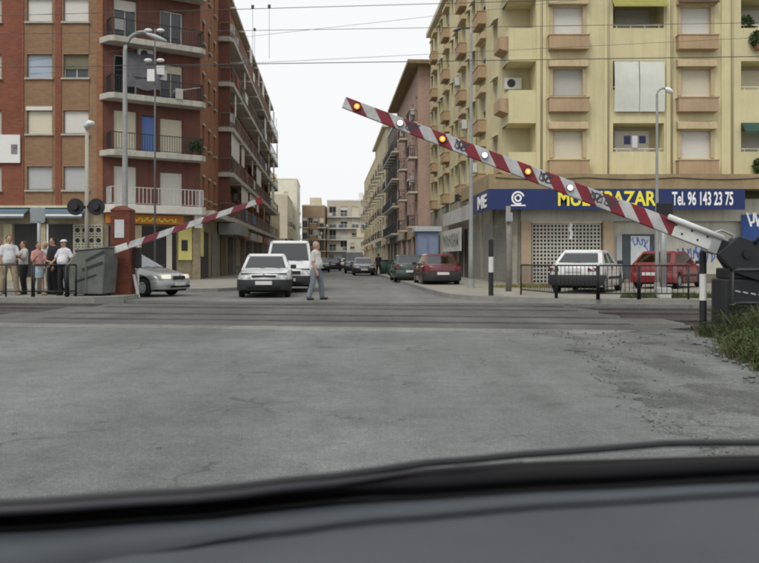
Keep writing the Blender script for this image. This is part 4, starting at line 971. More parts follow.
# far barrier on the left
FD = 24.3; fp = (wx(108, FD), FD, wz(252.5, FD)); ft = math.atan(.34)
fb, b2, onf = barrier(fp, ft, 4.75, .2, .15, 0, True, 'red and white boom raised in front of the brick pillar on the left', [(1.1 + .75 * k, k % 2) for k in range(0)], .5, boomstart=.15, det=False, period=.95, red=(.17, .02, .035))
onf(MB().box(-.6, .15, -.08, .08, -.14, .14), 'pivot_arm', M('boom_white', (.6, .6, .58)), bevel=.01)
onf(MB().box(4.755, 4.95, -.03, .03, -.11, .11), 'tip_flag', M('flag_red', (.2, .015, .025), .7, .15, 5), bevel=.01)
MB().box(-.7, -.05, -.1, .45, .13, 1.05).build('drive_cabinet', M('cabinet_grey', (.2, .21, .2), .6, .15, 3), fb, bevel=.02)
# ------------------------------------------------------------------ posts
def bw_post(px, d, h, r, label, bands, z0=0.0):
    P = empty('marker_post', (wx(px, d), d, z0), 0, label, 'post', 'black and white marker posts')
    for i, (a, b_, m_) in enumerate(bands): MB().tube([(0, 0, h * a), (0, 0, h * b_ - (.004 if b_ < 1 else 0))], r, 12).build('band', m_, P, smooth=False)
    MB().tube([(0, 0, h), (0, 0, h + .03)], [r, r * .5], 12).build('cap', BBK, P)
    return P
bw_post(703, 12.75, wz(252, 12.75), .055, 'short black and white post just left of the black barrier machine', ((0, .42, BBK), (.42, .74, BW), (.74, 1, BBK)))
bw_post(491, 24.0, wz(240, 24.0) - .13, .075, 'tall black and white post standing left of the grey wooden pole', ((0, .42, BBK), (.42, .70, BW), (.70, 1, BBK)), .13)
WOOD = M('grey_wood', (.23, .215, .185), .85, .25, 6, .3)
pp = empty('wooden_pole', (wx(508.5, 25.2), 25.2, .13), 0, 'thick grey wooden pole with a small box beside the pedestrian railing', 'pole')
hp = wz(206, 25.2) - .13
MB().tube([(0, 0, 0), (.02, 0, hp * .5), (-.01, 0, hp)], [.1, .085, .075], 10).build('shaft', WOOD, pp, True)
MB().box(-.11, .11, -.16, -.08, hp - .5, hp - .22).build('junction_box', GALV, pp, bevel=.01)
MB().tube([(0, 0, 0), (0, 0, .08)], [.32, .2], 12).build('footing', CONCR, pp)
# ------------------------------------------------------------------ street lamps
LAMPG = M('lamp_post_grey', (.3, .31, .3), .5, .12, 4, metal=.2)
def street_lamp(px, d, pytop, side, reach, label, r=.075, headm=None, z0=.13, thick=1.0, drop=.1, kind='curve'):
    P = empty('street_lamp', (wx(px, d), d, z0), 0, label, 'street lamp'); H = wz(pytop, d) - z0
    pts = [(0, 0, 0), (0, 0, 1.2), (0, 0, H * .6), (0, 0, H - reach * .55)]; rs = [r * 1.4, r * 1.2, r * .9, r * .75]
    if kind == 'curve':
        for k in range(1, 7): a = k / 6 * pi / 2; pts.append((side * reach * .55 * (1 - cos(a)), 0, H - reach * .55 + reach * .55 * sin(a))); rs.append(r * .7)
        pts.append((side * reach * .8, 0, H - drop * .5)); rs.append(r * .6)
    else: pts.append((0, 0, H)); rs.append(r * .7)
    MB().tube(pts, rs, 10).build('post', LAMPG, P, True)
    hd = MB(); x0, x1 = side * reach * .62, side * reach * 1.25; zc = H - (drop * .2 if kind == 'curve' else .05)
    if kind != 'curve': hd.tube([(0, 0, zc), (x0, 0, zc + .02)], .03, 6)
    n = 8
    hd.loft([[(x0 + (x1 - x0) * i / n, .14 * sin(pi * (.12 + .76 * i / n)) * thick * cos(a), zc - drop * i / n + .1 * sin(pi * (.12 + .76 * i / n)) * thick * sin(a)) for a in (2 * pi * k / 10 for k in range(10))] for i in range(n + 1)])
    h = hd.build('lamp_head', headm or M('lamp_head', (.4, .41, .4), .45, .1, 4), P, True)
    MB().tube([(0, 0, 0), (0, 0, .35)], [r * 2, r * 1.7], 10).build('base', LAMPG, P)
    return P
street_lamp(125, 30, 32, 1, 1.25, 'tall grey street lamp with curved arm behind the brick pillar', r=.1, drop=.28)
street_lamp(471, 30.5, 27, -1, .55, 'tall grey street lamp with a flat dark head beside the yellow block', r=.07, headm=M('lamp_head_dark', (.06, .06, .06), .5), kind='flat', thick=.6)
street_lamp(657, 26, 88, 1, .42, 'slender lamp post with small white head in front of the shop telephone sign', r=.05, headm=M('lamp_head_white', (.75, .75, .72), .4, 0), drop=.12)
# post with two floodlight pairs by the maroon balconies
P = empty('floodlight_post', (wx(155, 38), 38, .13), 0, 'thin dark post with two pairs of white floodlights before the maroon balconies', 'floodlight post')
H2 = wz(28, 38) - .13; MB().tube([(0, 0, 0), (0, 0, H2)], [.06, .035], 8).build('post', M('post_dark_grey', (.12, .12, .12), .6, .1), P, True)
for z_ in (H2 - .15, wz(61, 38) - .13):
    for s_ in (-.28, .3): 
        f_ = MB().ball((s_, -.15, z_), (.2, .12, .09), 10, 6).build('floodlight', WHITEP, P, True)
    MB().box(-.4, .4, -.05, .05, z_ - .2, z_ - .14).build('crossarm', DARKM, P)
MB().box(-.32, .02, -.2, -.06, wz(82, 38) - .13, wz(70, 38) - .13).build('meter_box', WHITEP, P, bevel=.01)
# signal mast with two round black boards
sp_d = 25.0
P = empty('crossing_signal', (wx(87, sp_d), sp_d, .13), 0, 'thin grey mast carrying two round black signal boards seen from behind', 'signal')
Hs = wz(124, sp_d) - .13; MB().tube([(0, 0, 0), (0, 0, Hs)], [.075, .055], 10).build('mast', M('mast_beige', (.36, .34, .28), .6, .1), P, True)
MB().tube([(-.02, -.02, Hs - .1), (.12, -.1, Hs + .02), (.25, -.14, Hs)], [.1, .1, .07], 10).build('camera_head', WHITEP, P, True)
zc = wz(207, sp_d) - .13
for s_ in (-1, 1):
    b_ = MB().tube([(s_ * .325, -.1, zc), (s_ * .325, -.07, zc)], .265, 28).build('signal_board', IRON, P); link('signal_back', MB().tube([(s_ * .325, -.2, zc), (s_ * .325, -.101, zc)], [.1, .13], 14).mesh('signal_back', mat=BLK), b_)
MB().box(-.32, .32, -.06, -.03, zc - .04, zc + .04).build('crossarm', IRON, P)
# back of a sign far left, on its own post
P = empty('road_sign', (wx(39, 26.5), 26.5, 0), 0, 'back of a grey square sign on a thin post behind the waiting people', 'sign')
MB().tube([(0, 0, 0), (0, 0, wz(207, 26.5))], .06, 8).build('post', GALV, P, True)
MB().box(-.24, .24, -.09, -.062, wz(222, 26.5), wz(207.5, 26.5)).build('sign_plate', M('sign_back_grey', (.25, .27, .28), .5, .1), P, bevel=.03)
# signal on the right: grey post with a square black board
P = empty('crossing_signal', (wx(663.5, 22.4), 22.4, .13), 0, 'grey post with a square black signal board behind the boom on the right', 'signal')
zt = wz(203, 22.4) - .13; MB().tube([(0, 0, 0), (0, 0, zt - .1)], .085, 12).build('mast', GALV, P, True)
MB().box(-.25, .22, -.14, -.1, wz(218, 22.4) - .13, zt).build('signal_board', IRON, P, bevel=.02)
for s_ in (-1, 1): MB().tube([(s_ * .1 - .015, -.098, zt - .2), (s_ * .1 - .015, .02, zt - .2)], .07, 12).build('signal_back', BLK, P)
MB().box(-.17, .17, -.17, .17, 0, .3).build('footing', M('footing_white', (.5, .5, .48), .8, .2), P, bevel=.02)
# small hanging signal beside the far boom
P = empty('crossing_signal', (wx(138, 25.1), 25.1, 0), 0, 'small black signal on a white post between the brick pillar and the silver car', 'signal')
MB().tube([(0, 0, 0), (0, 0, 1.75)], .04, 8).build('mast', BW, P, True); MB().box(-.1, .1, -.1, .08, .95, 1.6).build('signal_head', IRON, P, bevel=.02)
MB().rbox(Vector((-.02, -.12, .38)), (.08, .05, .75), Matrix.Rotation(R(-12), 3, 'Y')).build('stay', BW, P, bevel=.01)
# ------------------------------------------------------------------ brick pillar with a notice
pd = 25.05
P = empty('brick_pillar', (wx(123, pd), pd, .12), 0, 'red brick pillar with a pale notice beside the grey container', 'pillar')
ht = wz(211, pd) - .12; wv = .3
MB().loft([[(-wv*s1, -wv*s1, z), (wv*s1, -wv*s1, z), (wv*s1, wv*s1, z), (-wv*s1, wv*s1, z)] for z, s1 in ((0, 1), (ht*.5, .985), (ht, .97))]).build('shaft', M_brick('brick_pillar_brown', S(114, 66, 52), S(100, 56, 45), S(102, 76, 62), 1, .3), P)
MB().loft([[(-wv*s1+o_, -wv*s1, z), (wv*s1+o_, -wv*s1, z), (wv*s1+o_, wv*s1, z), (-wv*s1+o_, wv*s1, z)] for z, s1, o_ in ((ht + .002, 1.05, 0), (ht + .06, .9, .01), (ht + .13, .5, -.03), (ht + .16, .3, 0))]).build('cap', MATS['brick_pillar_brown'], P)
MB().box(-.16, .13, -wv - .012, -wv - .002, wz(238, pd) - .12, wz(220, pd) - .12).build('notice', M('paper', (.5, .53, .53), .8, .12, 9), P)
# ------------------------------------------------------------------ grey container
CG = M('container_grey', (.12, .128, .116), .6, .3, 2, .1)
P = empty('waste_container', (wx(93, 24.1), 24.1, .13), R(-8), 'grey steel waste container between the people and the brick pillar', 'container')
cw2 = .58; MB().extr([(-cw2 * .94, .06), (cw2 * .86, .06), (cw2, 1.0), (cw2 * .98, 1.42), (-cw2 * .5, 1.34), (-cw2, .95)], -.4, .45).build('body', CG, P, bevel=.03)
MB().add([(-cw2*.55, -.43, 1.345), (cw2*1.02, -.43, 1.43), (cw2*1.02, .48, 1.43), (-cw2*.55, .48, 1.345), (-cw2*.55, -.43, 1.385), (cw2*1.02, -.43, 1.475), (cw2*1.02, .48, 1.475), (-cw2*.55, .48, 1.385)],
         [(0, 3, 2, 1), (4, 5, 6, 7), (0, 1, 5, 4), (1, 2, 6, 5), (2, 3, 7, 6), (3, 0, 4, 7)]).build('lid', M('lid_grey', (.17, .18, .165), .5, .15), P, bevel=.01)
for (a, b_) in (((-.35, .42), (.3, .62)), ((-.1, .78), (.5, .98)), ((.0, 1.05), (.54, 1.3))):
    mm = MB(); ribbon(mm, [a, b_], .07 if a[1] < .5 else .1, -.404); mm.build('slot', DARKM, P)
for s_ in (-.4, .38):
    for y_ in (-.3, .32): MB().tube([(s_ - .03, y_, .06), (s_ + .03, y_, .06)], .06, 10).build('wheel', BBK, P)
MB().box(-.02, .02, -.425, -.402, .1, .9).build('rib', CG, P)
# ------------------------------------------------------------------ pedestrian railings
def hoop_rail(a, b_, h, pitch, label, z0, mat=IRON, r=.022, bar=.009, posts=2, name='pedestrian_railing', bars=True):
    a, b_ = Vector(a), Vector(b_); L = (b_ - a).length; ang = math.atan2(b_.y - a.y, b_.x - a.x)
    P = empty(name, (a.x, a.y, z0), ang, label, 'railing', 'black pedestrian railings')
    MB().tube([(0, 0, h), (L, 0, h)], r, 8).build('top_rail', mat, P, True); MB().tube([(0, 0, .16), (L, 0, .16)], r * .8, 8).build('bottom_rail', mat, P, True)
    for k in range(posts): MB().tube([(L * k / (posts - 1), 0, 0), (L * k / (posts - 1), 0, h + .003)], r * 1.25, 8).build('post', mat, P, True)
    if bars:
        me = cached(('bar', h, bar, mat.name), lambda: MB().tube([(0, 0, .16), (0, 0, h)], bar, 6).mesh('bar', True, mat)); n = int(L / pitch)
        for k in range(1, n): link('bar', me, P, (L * k / n, 0, 0))
    return P
hoop_rail((wx(521, 24.6), 24.6), (wx(555.5, 22.4), 22.4), .92, .11, 'black railing panel nearest the grey wooden pole', .13)
hoop_rail((wx(557, 22.35), 22.35), (wx(597, 21.75), 21.75), .92, .11, 'black railing panel in front of the white saloon car', .13)
hoop_rail((wx(599, 21.75), 21.75), (wx(638, 21.72), 21.72), .92, .11, 'black railing panel between the white saloon and the red car', .13)
hoop_rail((wx(640, 21.72), 21.72), (wx(688.5, 21.7), 21.7), .92, .14, 'black railing panel in front of the red car', .13)
hoop_rail((wx(34, 23.2), 23.2), (wx(66, 23.2), 23.2), .93, .2, 'black hoop railing in front of the woman in the pink top', .13, r=.026, bars=False)
hoop_rail((wx(-20, 23.3), 23.3), (wx(32, 23.25), 23.25), .93, .2, 'black hoop railing at the left edge in front of the waiting people', .13, r=.02, posts=3, bars=False)
hoop_rail((wx(68, 23.3), 23.3), (wx(76, 23.5), 23.5), .93, .2, 'short black hoop railing beside the grey container', .13, r=.026, bars=False)
hoop_rail((wx(728, 14.0), 14.0), (wx(800, 13.2), 13.2), .95, .13, 'black railing behind the barrier machine at the right edge', 0)
# ------------------------------------------------------------------ overhead wires of the railway
WIRE = M('wire_dark', (.06, .06, .065), .5, 0)
def wire(pa, pb, r, label, sag=.06, drops=()):
    (pxa, pya, da), (pxb, pyb, db) = pa, pb
    a = Vector((wx(pxa, da), da, wz(pya, da))); b_ = Vector((wx(pxb, db), db, wz(pyb, db))); n = 24
    d = b_ - a; a = a - d * .9; b_ = b_ + d * .9
    pts = [a + (b_ - a) * i / n - Vector((0, 0, sag * (1 - (2 * i / n - 1) ** 2))) for i in range(n + 1)]
    P = MB().tube(pts, r, 5, False).build('overhead_wire', WIRE); tag(P, label, 'wire', 'overhead wires of the railway')
    for px, dl in drops:
        t = (px - pxa) / (pxb - pxa); p = Vector((wx(pxa, da), da, wz(pya, da))) + d * t
        MB().tube([p, p - Vector((0, 0, dl))], .004, 4).build('dropper', WIRE, P); MB().box(p.x - .03, p.x + .03, p.y - .012, p.y + .012, p.z - .045, p.z + .03).build('clip', WIRE, P)
    return P
wire((0, 66.5, 17.4), (759, 55.5, 16.0), .0085, 'thick lowest wire crossing the whole picture above the road', .02)
wire((0, 13.5, 17.4), (759, -8, 16.0), .007, 'high wire running past the topmost maroon balcony', .05, ((267, 1.05), (284, 1.1)))
wire((0, 33, 21), (759, 21.5, 20), .007, 'middle wire with droppers above the street', .03, ((263, .8),))
wire((0, 74, 21.2), (759, 36, 20), .005, 'faint thin wire slanting just above the thick lowest wire', .04)
wire((0, 62, 21.3), (759, -22, 20), .0045, 'faint thin wire slanting up to the right across the sky', .05)
# ------------------------------------------------------------------ kiosk
KB = M('kiosk_blue', (.17, .2, .3), .55, .12, 3)
P = empty('telephone_kiosk', (wx(427, 45), 45, .13), SA, 'pale blue kiosk with grey roof on the pavement behind the maroon car', 'kiosk')
hk = wz(232, 45) - .13; MB().box(-.6, .6, -.6, .6, 0, hk).build('body', KB, P, bevel=.03); MB().box(-.75, .75, -.75, .75, hk + .003, hk + .28).build('roof', M('kiosk_roof', (.42, .45, .47), .6, .1), P, bevel=.03)
for s_ in (-.3, .3): MB().box(s_ - .22, s_ + .22, -.62, -.603, .7, hk - .35).build('panel', M('kiosk_panel', (.2, .25, .36), .4, .1), P)
MB().box(-.62, -.603, -.4, .4, .7, hk - .3).build('panel', M('kiosk_panel', (.2, .25, .36), .4), P)
# bins and small things farther down the pavement
for i, (px, d) in enumerate(((384, 62), (391, 58))):
    P = empty('litter_bin', (wx(px, d), d, .13), 0, ['dark litter bin on the far pavement, nearer the street middle', 'dark litter bin on the far pavement, nearer the green car'][i], 'bin')
    MB().tube([(0, 0, 0), (0, 0, 1.0)], [.25, .3], 12).build('body', GREENAW, P, True); MB().tube([(0, 0, 1.0), (0, 0, 1.1)], [.32, .25], 12).build('lid', DARKM, P, True)
# ------------------------------------------------------------------ cars
def car_glass():
    m = bpy.data.materials.new('car_glass'); m.use_nodes = True; t = m.node_tree; N = t.nodes; L = t.links; N.remove(N['Principled BSDF'])
    tr = N.new('ShaderNodeBsdfTransparent'); tr.inputs[0].default_value = (.66, .7, .7, 1); gl = N.new('ShaderNodeBsdfGlossy'); gl.inputs['Roughness'].default_value = .03; gl.inputs[0].default_value = (.95, .97, 1, 1)
    fr = N.new('ShaderNodeFresnel'); fr.inputs[0].default_value = 1.55; mu = N.new('ShaderNodeMath'); mu.operation = 'MULTIPLY_ADD'; mu.inputs[1].default_value = 1.3; mu.inputs[2].default_value = .03; mu.use_clamp = True
    mx = N.new('ShaderNodeMixShader'); L.new(fr.outputs[0], mu.inputs[0]); L.new(mu.outputs[0], mx.inputs[0]); L.new(tr.outputs[0], mx.inputs[1]); L.new(gl.outputs[0], mx.inputs[2]); L.new(mx.outputs[0], N['Material Output'].inputs[0]); return m
CGL = car_glass()
INTR = M('interior_dark', (.025, .026, .028), .8, .1, 6); INTR2 = M('seat_cloth', (.05, .052, .06), .9, .15, 8)
RUB = M('tyre_rubber', (.018, .018, .018), .85, .1, 8)
RIM = M('rim_grey', (.33, .34, .35), .35, .1, 6, metal=.6)
BUMP = M('bumper_black', (.025, .026, .028), .6, .1, 5)
HLG = M('headlight_glass', (.45, .47, .48), .15, .1, 20, spec=.8)
TLR = M('tail_light_red', (.17, .01, .012), .2, .1, 20)
TLD = M('tail_light_dark', (.06, .008, .01), .2, .1, 20)
IND = M('indicator_orange', (.6, .2, .03), .3, 0)
PLT = M('plate_white', (.62, .62, .6), .5, .05, 5)
UND = M('underbody_black', (.01, .01, .01), .9, 0)
def interp(tab, y):
    for (a, za), (b_, zb) in zip(tab, tab[1:]):
        if (a >= y >= b_): t = (a - y) / (a - b_) if a != b_ else 0; return za + (zb - za) * t
    return tab[0][1] if y > tab[0][0] else tab[-1][1]
def car(label, loc, heading, sp, paint, z0=0, detail=True, cat='car', name='car', group='cars in the street', lit=False, steer=0):
    """local +y is forward; heading = (x, y) forward direction in the world"""
    rz = math.atan2(heading[1], heading[0]) - pi / 2
    C = empty(name, (loc[0], loc[1], z0), rz, label, cat, group)
    L, Wd, H, wr = sp['L'], sp['W'], sp['H'], sp.get('wr', .3); ya, yb = sp['axles']; rock = sp.get('rock', .2)
    hw, hl = Wd / 2, L / 2; prof = sp['top']; ar = wr + .05
    def half(y):
        e = max(0, (abs(y) - (hl - .7)) / .7); return hw * (1 - .13 * e ** 2.5)
    ys = {hl, -hl}
    ys |= {hl - .02, hl - .07, hl - .18, -hl + .02, -hl + .07, -hl + .18}
    for yc in (ya, yb):
        for k in range(13): ys.add(yc + ar * cos(pi * k / 12))
    y = -hl + .3
    while y < hl - .25:
        if not any(abs(y - yc) < ar for yc in (ya, yb)): ys.add(round(y, 3))
        y += .22
    ys = sorted(ys, reverse=True); rings = []
    for y in ys:
        e = (hl - abs(y)); rnd = max(0, 1 - e / .18); sh = rnd ** 2
        zt = interp(prof, y) - .05 * sh; w = half(y) - .05 * sh; zb = rock + (.1 if e < .5 else 0) * max(0, 1 - e / .5) + .05 * sh
        for yc in (ya, yb):
            if abs(y - yc) < ar - 1e-6: zb = max(zb, wr + math.sqrt(ar * ar - (y - yc) ** 2))
        zs = max(zt - .1, zb + .08); zm = zb + (zs - zb) * .55
        bow = lambda x: -math.copysign(sp.get('bow', .1), y) * (x / hw) ** 2 * max(0, 1 - e / .6)
        half_s = [(0, zb), (w - .16, zb), (w - .02, zb + .012), (w, zm), (w - .015, zs - .05), (w - .05, zs), (w - .13, zt - .01), (w * .55, zt + .008), (0, zt + .015)]
        sec = half_s + [(-x, z) for x, z in reversed(half_s[1:-1])]
        rings.append([(x, y + bow(x), z) for x, z in sec])
    body = MB().loft(rings).build('body', paint, C, True)
    MB().box(-hw + .13, hw - .13, -hl + .25, hl - .25, rock - .03, rock + .3).build('underbody', UND, C)
    # cabin
    zb_, zr = sp['belt'], H; yw, y0, y1, yr = sp['cab']        # windscreen foot, roof front, roof rear, rear window foot
    wb, wt = hw - .06, hw - sp.get('tumble', .2)
    def ring(t, n=4):                                          # 8-point ring with clipped corners
        a, b_ = yw + (y0 - yw) * t, yr + (y1 - yr) * t; w = wb + (wt - wb) * t; c = .09
        z = zb_ - .04 + (zr - zb_ + .04 - .05) * t
        return [(-w, a - c, z), (-w + c, a, z), (w - c, a, z), (w, a - c, z), (w, b_ + c, z), (w - c, b_, z), (-w + c, b_, z), (-w, b_ + c, z)]
    top = [(x * .9, (y - (y0 + y1) / 2) * .93 + (y0 + y1) / 2, H) for x, y, z in ring(1)]
    def lerp(a, b_, t): return tuple(p + (q - p) * t for p, q in zip(a, b_))
    r0, r1 = ring(0), ring(1); cab = MB()
    cab.loft([ring(.93), ring(1), top], cap=True)
    ctr = Vector((0, (y0 + y1) / 2, 0))
    def plate(P, th=.03):                                      # thin panel, thickness towards the inside
        P = [Vector(p) for p in P]; n = (P[1] - P[0]).cross(P[3] - P[0]).normalized() * th
        if n.dot(ctr - P[0]) < 0: n = -n
        cab.add(P + [p + n for p in P], [(0, 1, 2, 3), (7, 6, 5, 4), (0, 4, 5, 1), (1, 5, 6, 2), (2, 6, 7, 3), (3, 7, 4, 0)])
    for a_, b_ in ((0, 1), (2, 3), (4, 5), (6, 7)): plate([r0[a_], r0[b_], r1[b_], r1[a_]], .05)
    def glassq(P, nm):
        P = [Vector(p) for p in P]; n = (P[1] - P[0]).cross(P[3] - P[0]).normalized() * .004
        if n.dot(ctr - P[0]) < 0: n = -n
        MB().add([p + n * 1 for p in P] + [p + n * 3 for p in P], [(0, 1, 2, 3), (7, 6, 5, 4), (0, 4, 5, 1), (1, 5, 6, 2), (2, 6, 7, 3), (3, 7, 4, 0)]).build(nm, CGL, C)
    def side_of(bl, br, tl, tr, wins, v0, v1, nm):
        f = lambda u, v: lerp(lerp(bl, br, u), lerp(tl, tr, u), v)
        q_ = lambda a, b_, c, d: [f(a, c), f(b_, c), f(b_, d), f(a, d)]
        plate(q_(0, 1, 0, v0)); plate(q_(0, 1, v1, .96)); e = 0
        for a, b_ in wins:
            if a > e + .001: plate(q_(e, a, v0, v1))
            glassq(q_(a, b_, v0, v1), nm); e = b_
        if e < .999: plate(q_(e, 1, v0, v1))
    side_of(r0[2], r0[1], r1[2], r1[1], [(.0, 1.)], .1, .93, 'windscreen')
    side_of(r0[6], r0[5], r1[6], r1[5], [(.02, .98)], .2, .9, 'rear_window')
    sw = sp.get('side', [(.06, .47), (.52, .9)])
    side_of(r0[0], r0[7], r1[0], r1[7], sw, .16, .9, 'side_window')
    side_of(r0[3], r0[4], r1[3], r1[4], sw, .16, .9, 'side_window')
    cab.build('cabin_frame', paint, C)
    MB().box(-wb + .05, wb - .05, yr + .12, yw - .12, zb_ - .03, zb_ + .035).build('interior_deck', INTR, C)
    ys_ = (yw - 1.15, yw - 2.0) if sp['L'] < 4.6 else (yw - 1.1,)
    for yy in ys_:
        for s_ in (-1, 1):
            st = MB().box(s_ * .36 - .22, s_ * .36 + .22, yy - .09, yy + .05, zb_ + .02, zb_ + .16).build('seat', INTR2, C, bevel=.04)
            link('headrest', MB().box(s_ * .36 - .12, s_ * .36 + .12, yy - .08, yy, zb_ + .18, zb_ + .33).mesh('headrest', mat=INTR2), st, bevel=.03)
    n = 14; MB().loft([[(-.36 + (.18 + .012 * cos(b_)) * cos(a), yw - .62 + .05 * sin(a) + .012 * sin(b_), zb_ + .06 + (.18 + .012 * cos(b_)) * sin(a)) for b_ in (0, 2.1, 4.2)] for a in (2 * pi * k / n for k in range(n + 1))], False).build('steering_wheel', INTR, C)
    MB().box(.1, .34, yw - .3, yw - .22, zb_ + .036, zb_ + .05).build('paper', PLT, C)
    # wheels
    for yc in (ya, yb):
        for s_ in (-1, 1):
            xo = s_ * (hw - .02); xi = s_ * (hw - .2)
            t = MB(); n = 20; pr = [(xi, wr * .6), (xi, wr * .94), (xi + s_ * .03, wr), (xo - s_ * .03, wr), (xo, wr * .94), (xo, wr * .62)]
            t.loft([[(x - xo, r_ * cos(2 * pi * k / n), r_ * sin(2 * pi * k / n)) for k in range(n)] for x, r_ in pr])
            w_ = t.build('wheel', RUB, C, True, loc=(xo, yc, wr), rot=steer if yc == ya else 0)
            rm = MB(); rm.tube([(-s_ * .05, 0, 0), (s_ * .004, 0, 0)], [wr * .63, wr * .6], 20)
            link('rim', rm.mesh('rim', mat=RIM), w_)
            sk = MB()
            for k in range(7): a = 2 * pi * k / 7; sk.rbox(Vector((s_ * .006, wr * .4 * cos(a), wr * .4 * sin(a))), (.01, wr * .14, wr * .1), Matrix.Rotation(a, 3, 'X'))
            link('rim_slot', sk.mesh('rim_slot', mat=BBK), w_)
    # bumpers follow the plan shape
    def band(yend, z0_, z1_, out, wrap, mat, nm, par=C):
        s_ = 1 if yend > 0 else -1; outl = []
        for k in range(7): y = yend - s_ * wrap * (1 - k / 6) ** 1.0; outl.append((half(y) + out - .04 * max(0, 1 - abs(hl - abs(y)) / .15) ** 2, y - s_ * sp.get('bow', .1) * max(0, 1 - (hl - abs(y)) / .6) + s_ * out * (k / 6)))
        for x in (.75, .5, .25): outl.append((half(yend) * x, yend - s_ * sp.get('bow', .1) * x * x + s_ * out))
        full = outl + [(0, yend + s_ * out)] + [(-x, y) for x, y in reversed(outl)]
        rgs = []
        for i, (x, y) in enumerate(full):
            dx, dy = -x * .06, -s_ * .0 - y * .03
            rgs.append([(x, y, z0_ + .02), (x * .985 , y - s_ * .012 * (abs(x) < hw * .8), z0_), (x + dx, y + dy, z0_), (x + dx, y + dy, z1_), (x * .985, y - s_ * .012 * (abs(x) < hw * .8), z1_), (x, y, z1_ - .02)])
        return MB().loft(rgs).build(nm, mat, par, True)
    bz = sp.get('bump', (.24, .56)); bmat = sp.get('bmat', BUMP)
    band(hl, bz[0], bz[1], .035, .42, bmat or paint, 'front_bumper'); band(-hl, bz[0], bz[1] + .02, .035, .42, bmat or paint, 'rear_bumper')
    for s_ in (-1, 1):
        if sp.get('mould', True): MB().box(s_ * (hw - .01) - .012, s_ * (hw - .01) + .014, yb + ar + .02, ya - ar - .02, .44, .53).build('side_moulding', BUMP, C)
    fz = sp['front']; by = sp.get('bow', .1)
    def fy(x, y=hl): return y - math.copysign(by, y) * (x / hw) ** 2
    for s_ in (-1, 1):
        x0, x1, z0_, z1_ = fz['light']
        P = [(s_ * x0, fy(x0) + .014, z0_), (s_ * x1, fy(x1) - .012, z0_ + .01), (s_ * x1, fy(x1) - .05, z1_), (s_ * x0, fy(x0) - .0, z1_)]
        Q = [(x, y - .12, z) for x, y, z in P]
        h = MB().add(P + Q, [(0, 1, 2, 3), (7, 6, 5, 4), (0, 4, 5, 1), (1, 5, 6, 2), (2, 6, 7, 3), (3, 7, 4, 0)]).build('headlight', HLG if not lit else M('headlight_lit', (.8, .78, .7), .2, 0, emit=((1, .9, .65), .35)), C, bevel=.015)
        P = [(s_ * (x1 + .005), fy(x1) - .012, z0_ + .02), (s_ * (hw - .075), fy(hw) - .02, z0_ + .03), (s_ * (hw - .085), fy(hw) - .06, z1_ - .02), (s_ * (x1 + .005), fy(x1) - .05, z1_ - .01)]
        Q = [(x, y - .1, z) for x, y, z in P]
        MB().add(P + Q, [(0, 1, 2, 3), (7, 6, 5, 4), (0, 4, 5, 1), (1, 5, 6, 2), (2, 6, 7, 3), (3, 7, 4, 0)]).build('indicator', IND if sp.get('orange', 0) else HLG, C)
        x0, x1, z0_, z1_ = sp['tail']
        P = [(s_ * x0, fy(x0, -hl) - .02, z0_), (s_ * x1, fy(x1, -hl) - .005, z0_), (s_ * x1, fy(x1, -hl) + .03, z1_), (s_ * x0, fy(x0, -hl) + .0, z1_)]
        Q = [(x, y + .12, z) for x, y, z in P]
        MB().add(P + Q, [(0, 1, 2, 3), (7, 6, 5, 4), (0, 4, 5, 1), (1, 5, 6, 2), (2, 6, 7, 3), (3, 7, 4, 0)]).build('tail_light', sp.get('tmat', TLR), C)
        mr = MB().box(min(s_ * (hw - .03), s_ * (hw + .16)), max(s_ * (hw - .03), s_ * (hw + .16)), yw - .38, yw - .28, zb_ - .0, zb_ + .13).build('wing_mirror', sp.get('mirm', BUMP), C, bevel=.025)
        MB().box(*sorted((s_ * (hw - .035), s_ * (hw - .0))), (ya + yb) / 2 - .32, (ya + yb) / 2 - .18, zb_ - .13, zb_ - .09).build('door_handle', BUMP, C)
        for y in (yw - .1, (y0 + y1) / 2 - .05): MB().box(*sorted((s_ * (hw - .012), s_ * (hw + .002))), y - .006, y + .006, rock + .08, zb_ - .04).build('door_gap', BBK, C)
    gx, g0_, g1_ = fz['grille']; MB().box(-gx, gx, hl - .06, hl + .012, g0_, g1_).build('grille', BUMP, C, bevel=.01)
    pz = fz.get('plate', .38)
    MB().box(-.26, .26, hl + .02, hl + .055, pz, pz + .115).build('number_plate', PLT, C); pz2 = sp.get('rplate', .62); MB().box(-.26, .26, -hl - .03 - (.03 if pz2 < .58 else 0), -hl + .04, pz2, pz2 + .115).build('number_plate', PLT, C)
    MB().box(-hw * .62, hw * .62, hl + .03, hl + .046, bz[0] + .06, bz[0] + .13).build('air_intake', UND, C, bevel=.01)
    if sp.get('bow', .1) < .15: MB().box(-hw * .86, hw * .86, hl - .105, hl - .09, fz['light'][3] + .0, fz['light'][3] + .045).build('bonnet_gap', BBK, C)
    MB().tube([(0, hl + .005, fz['grille'][2] + .012), (0, hl + .02, fz['grille'][2] + .012)], .035, 10).build('badge', RIM, C)
    if fz.get('wipers', True):
        a = Vector(r0[1]); b_ = Vector(r0[2])
        for k in (.15, .5):
            p = a.lerp(b_, k); MB().tube([p + Vector((0, .03, .05)), p + Vector((.5, -.02, .11))], .008, 4).build('wiper', BBK, C)
    return C
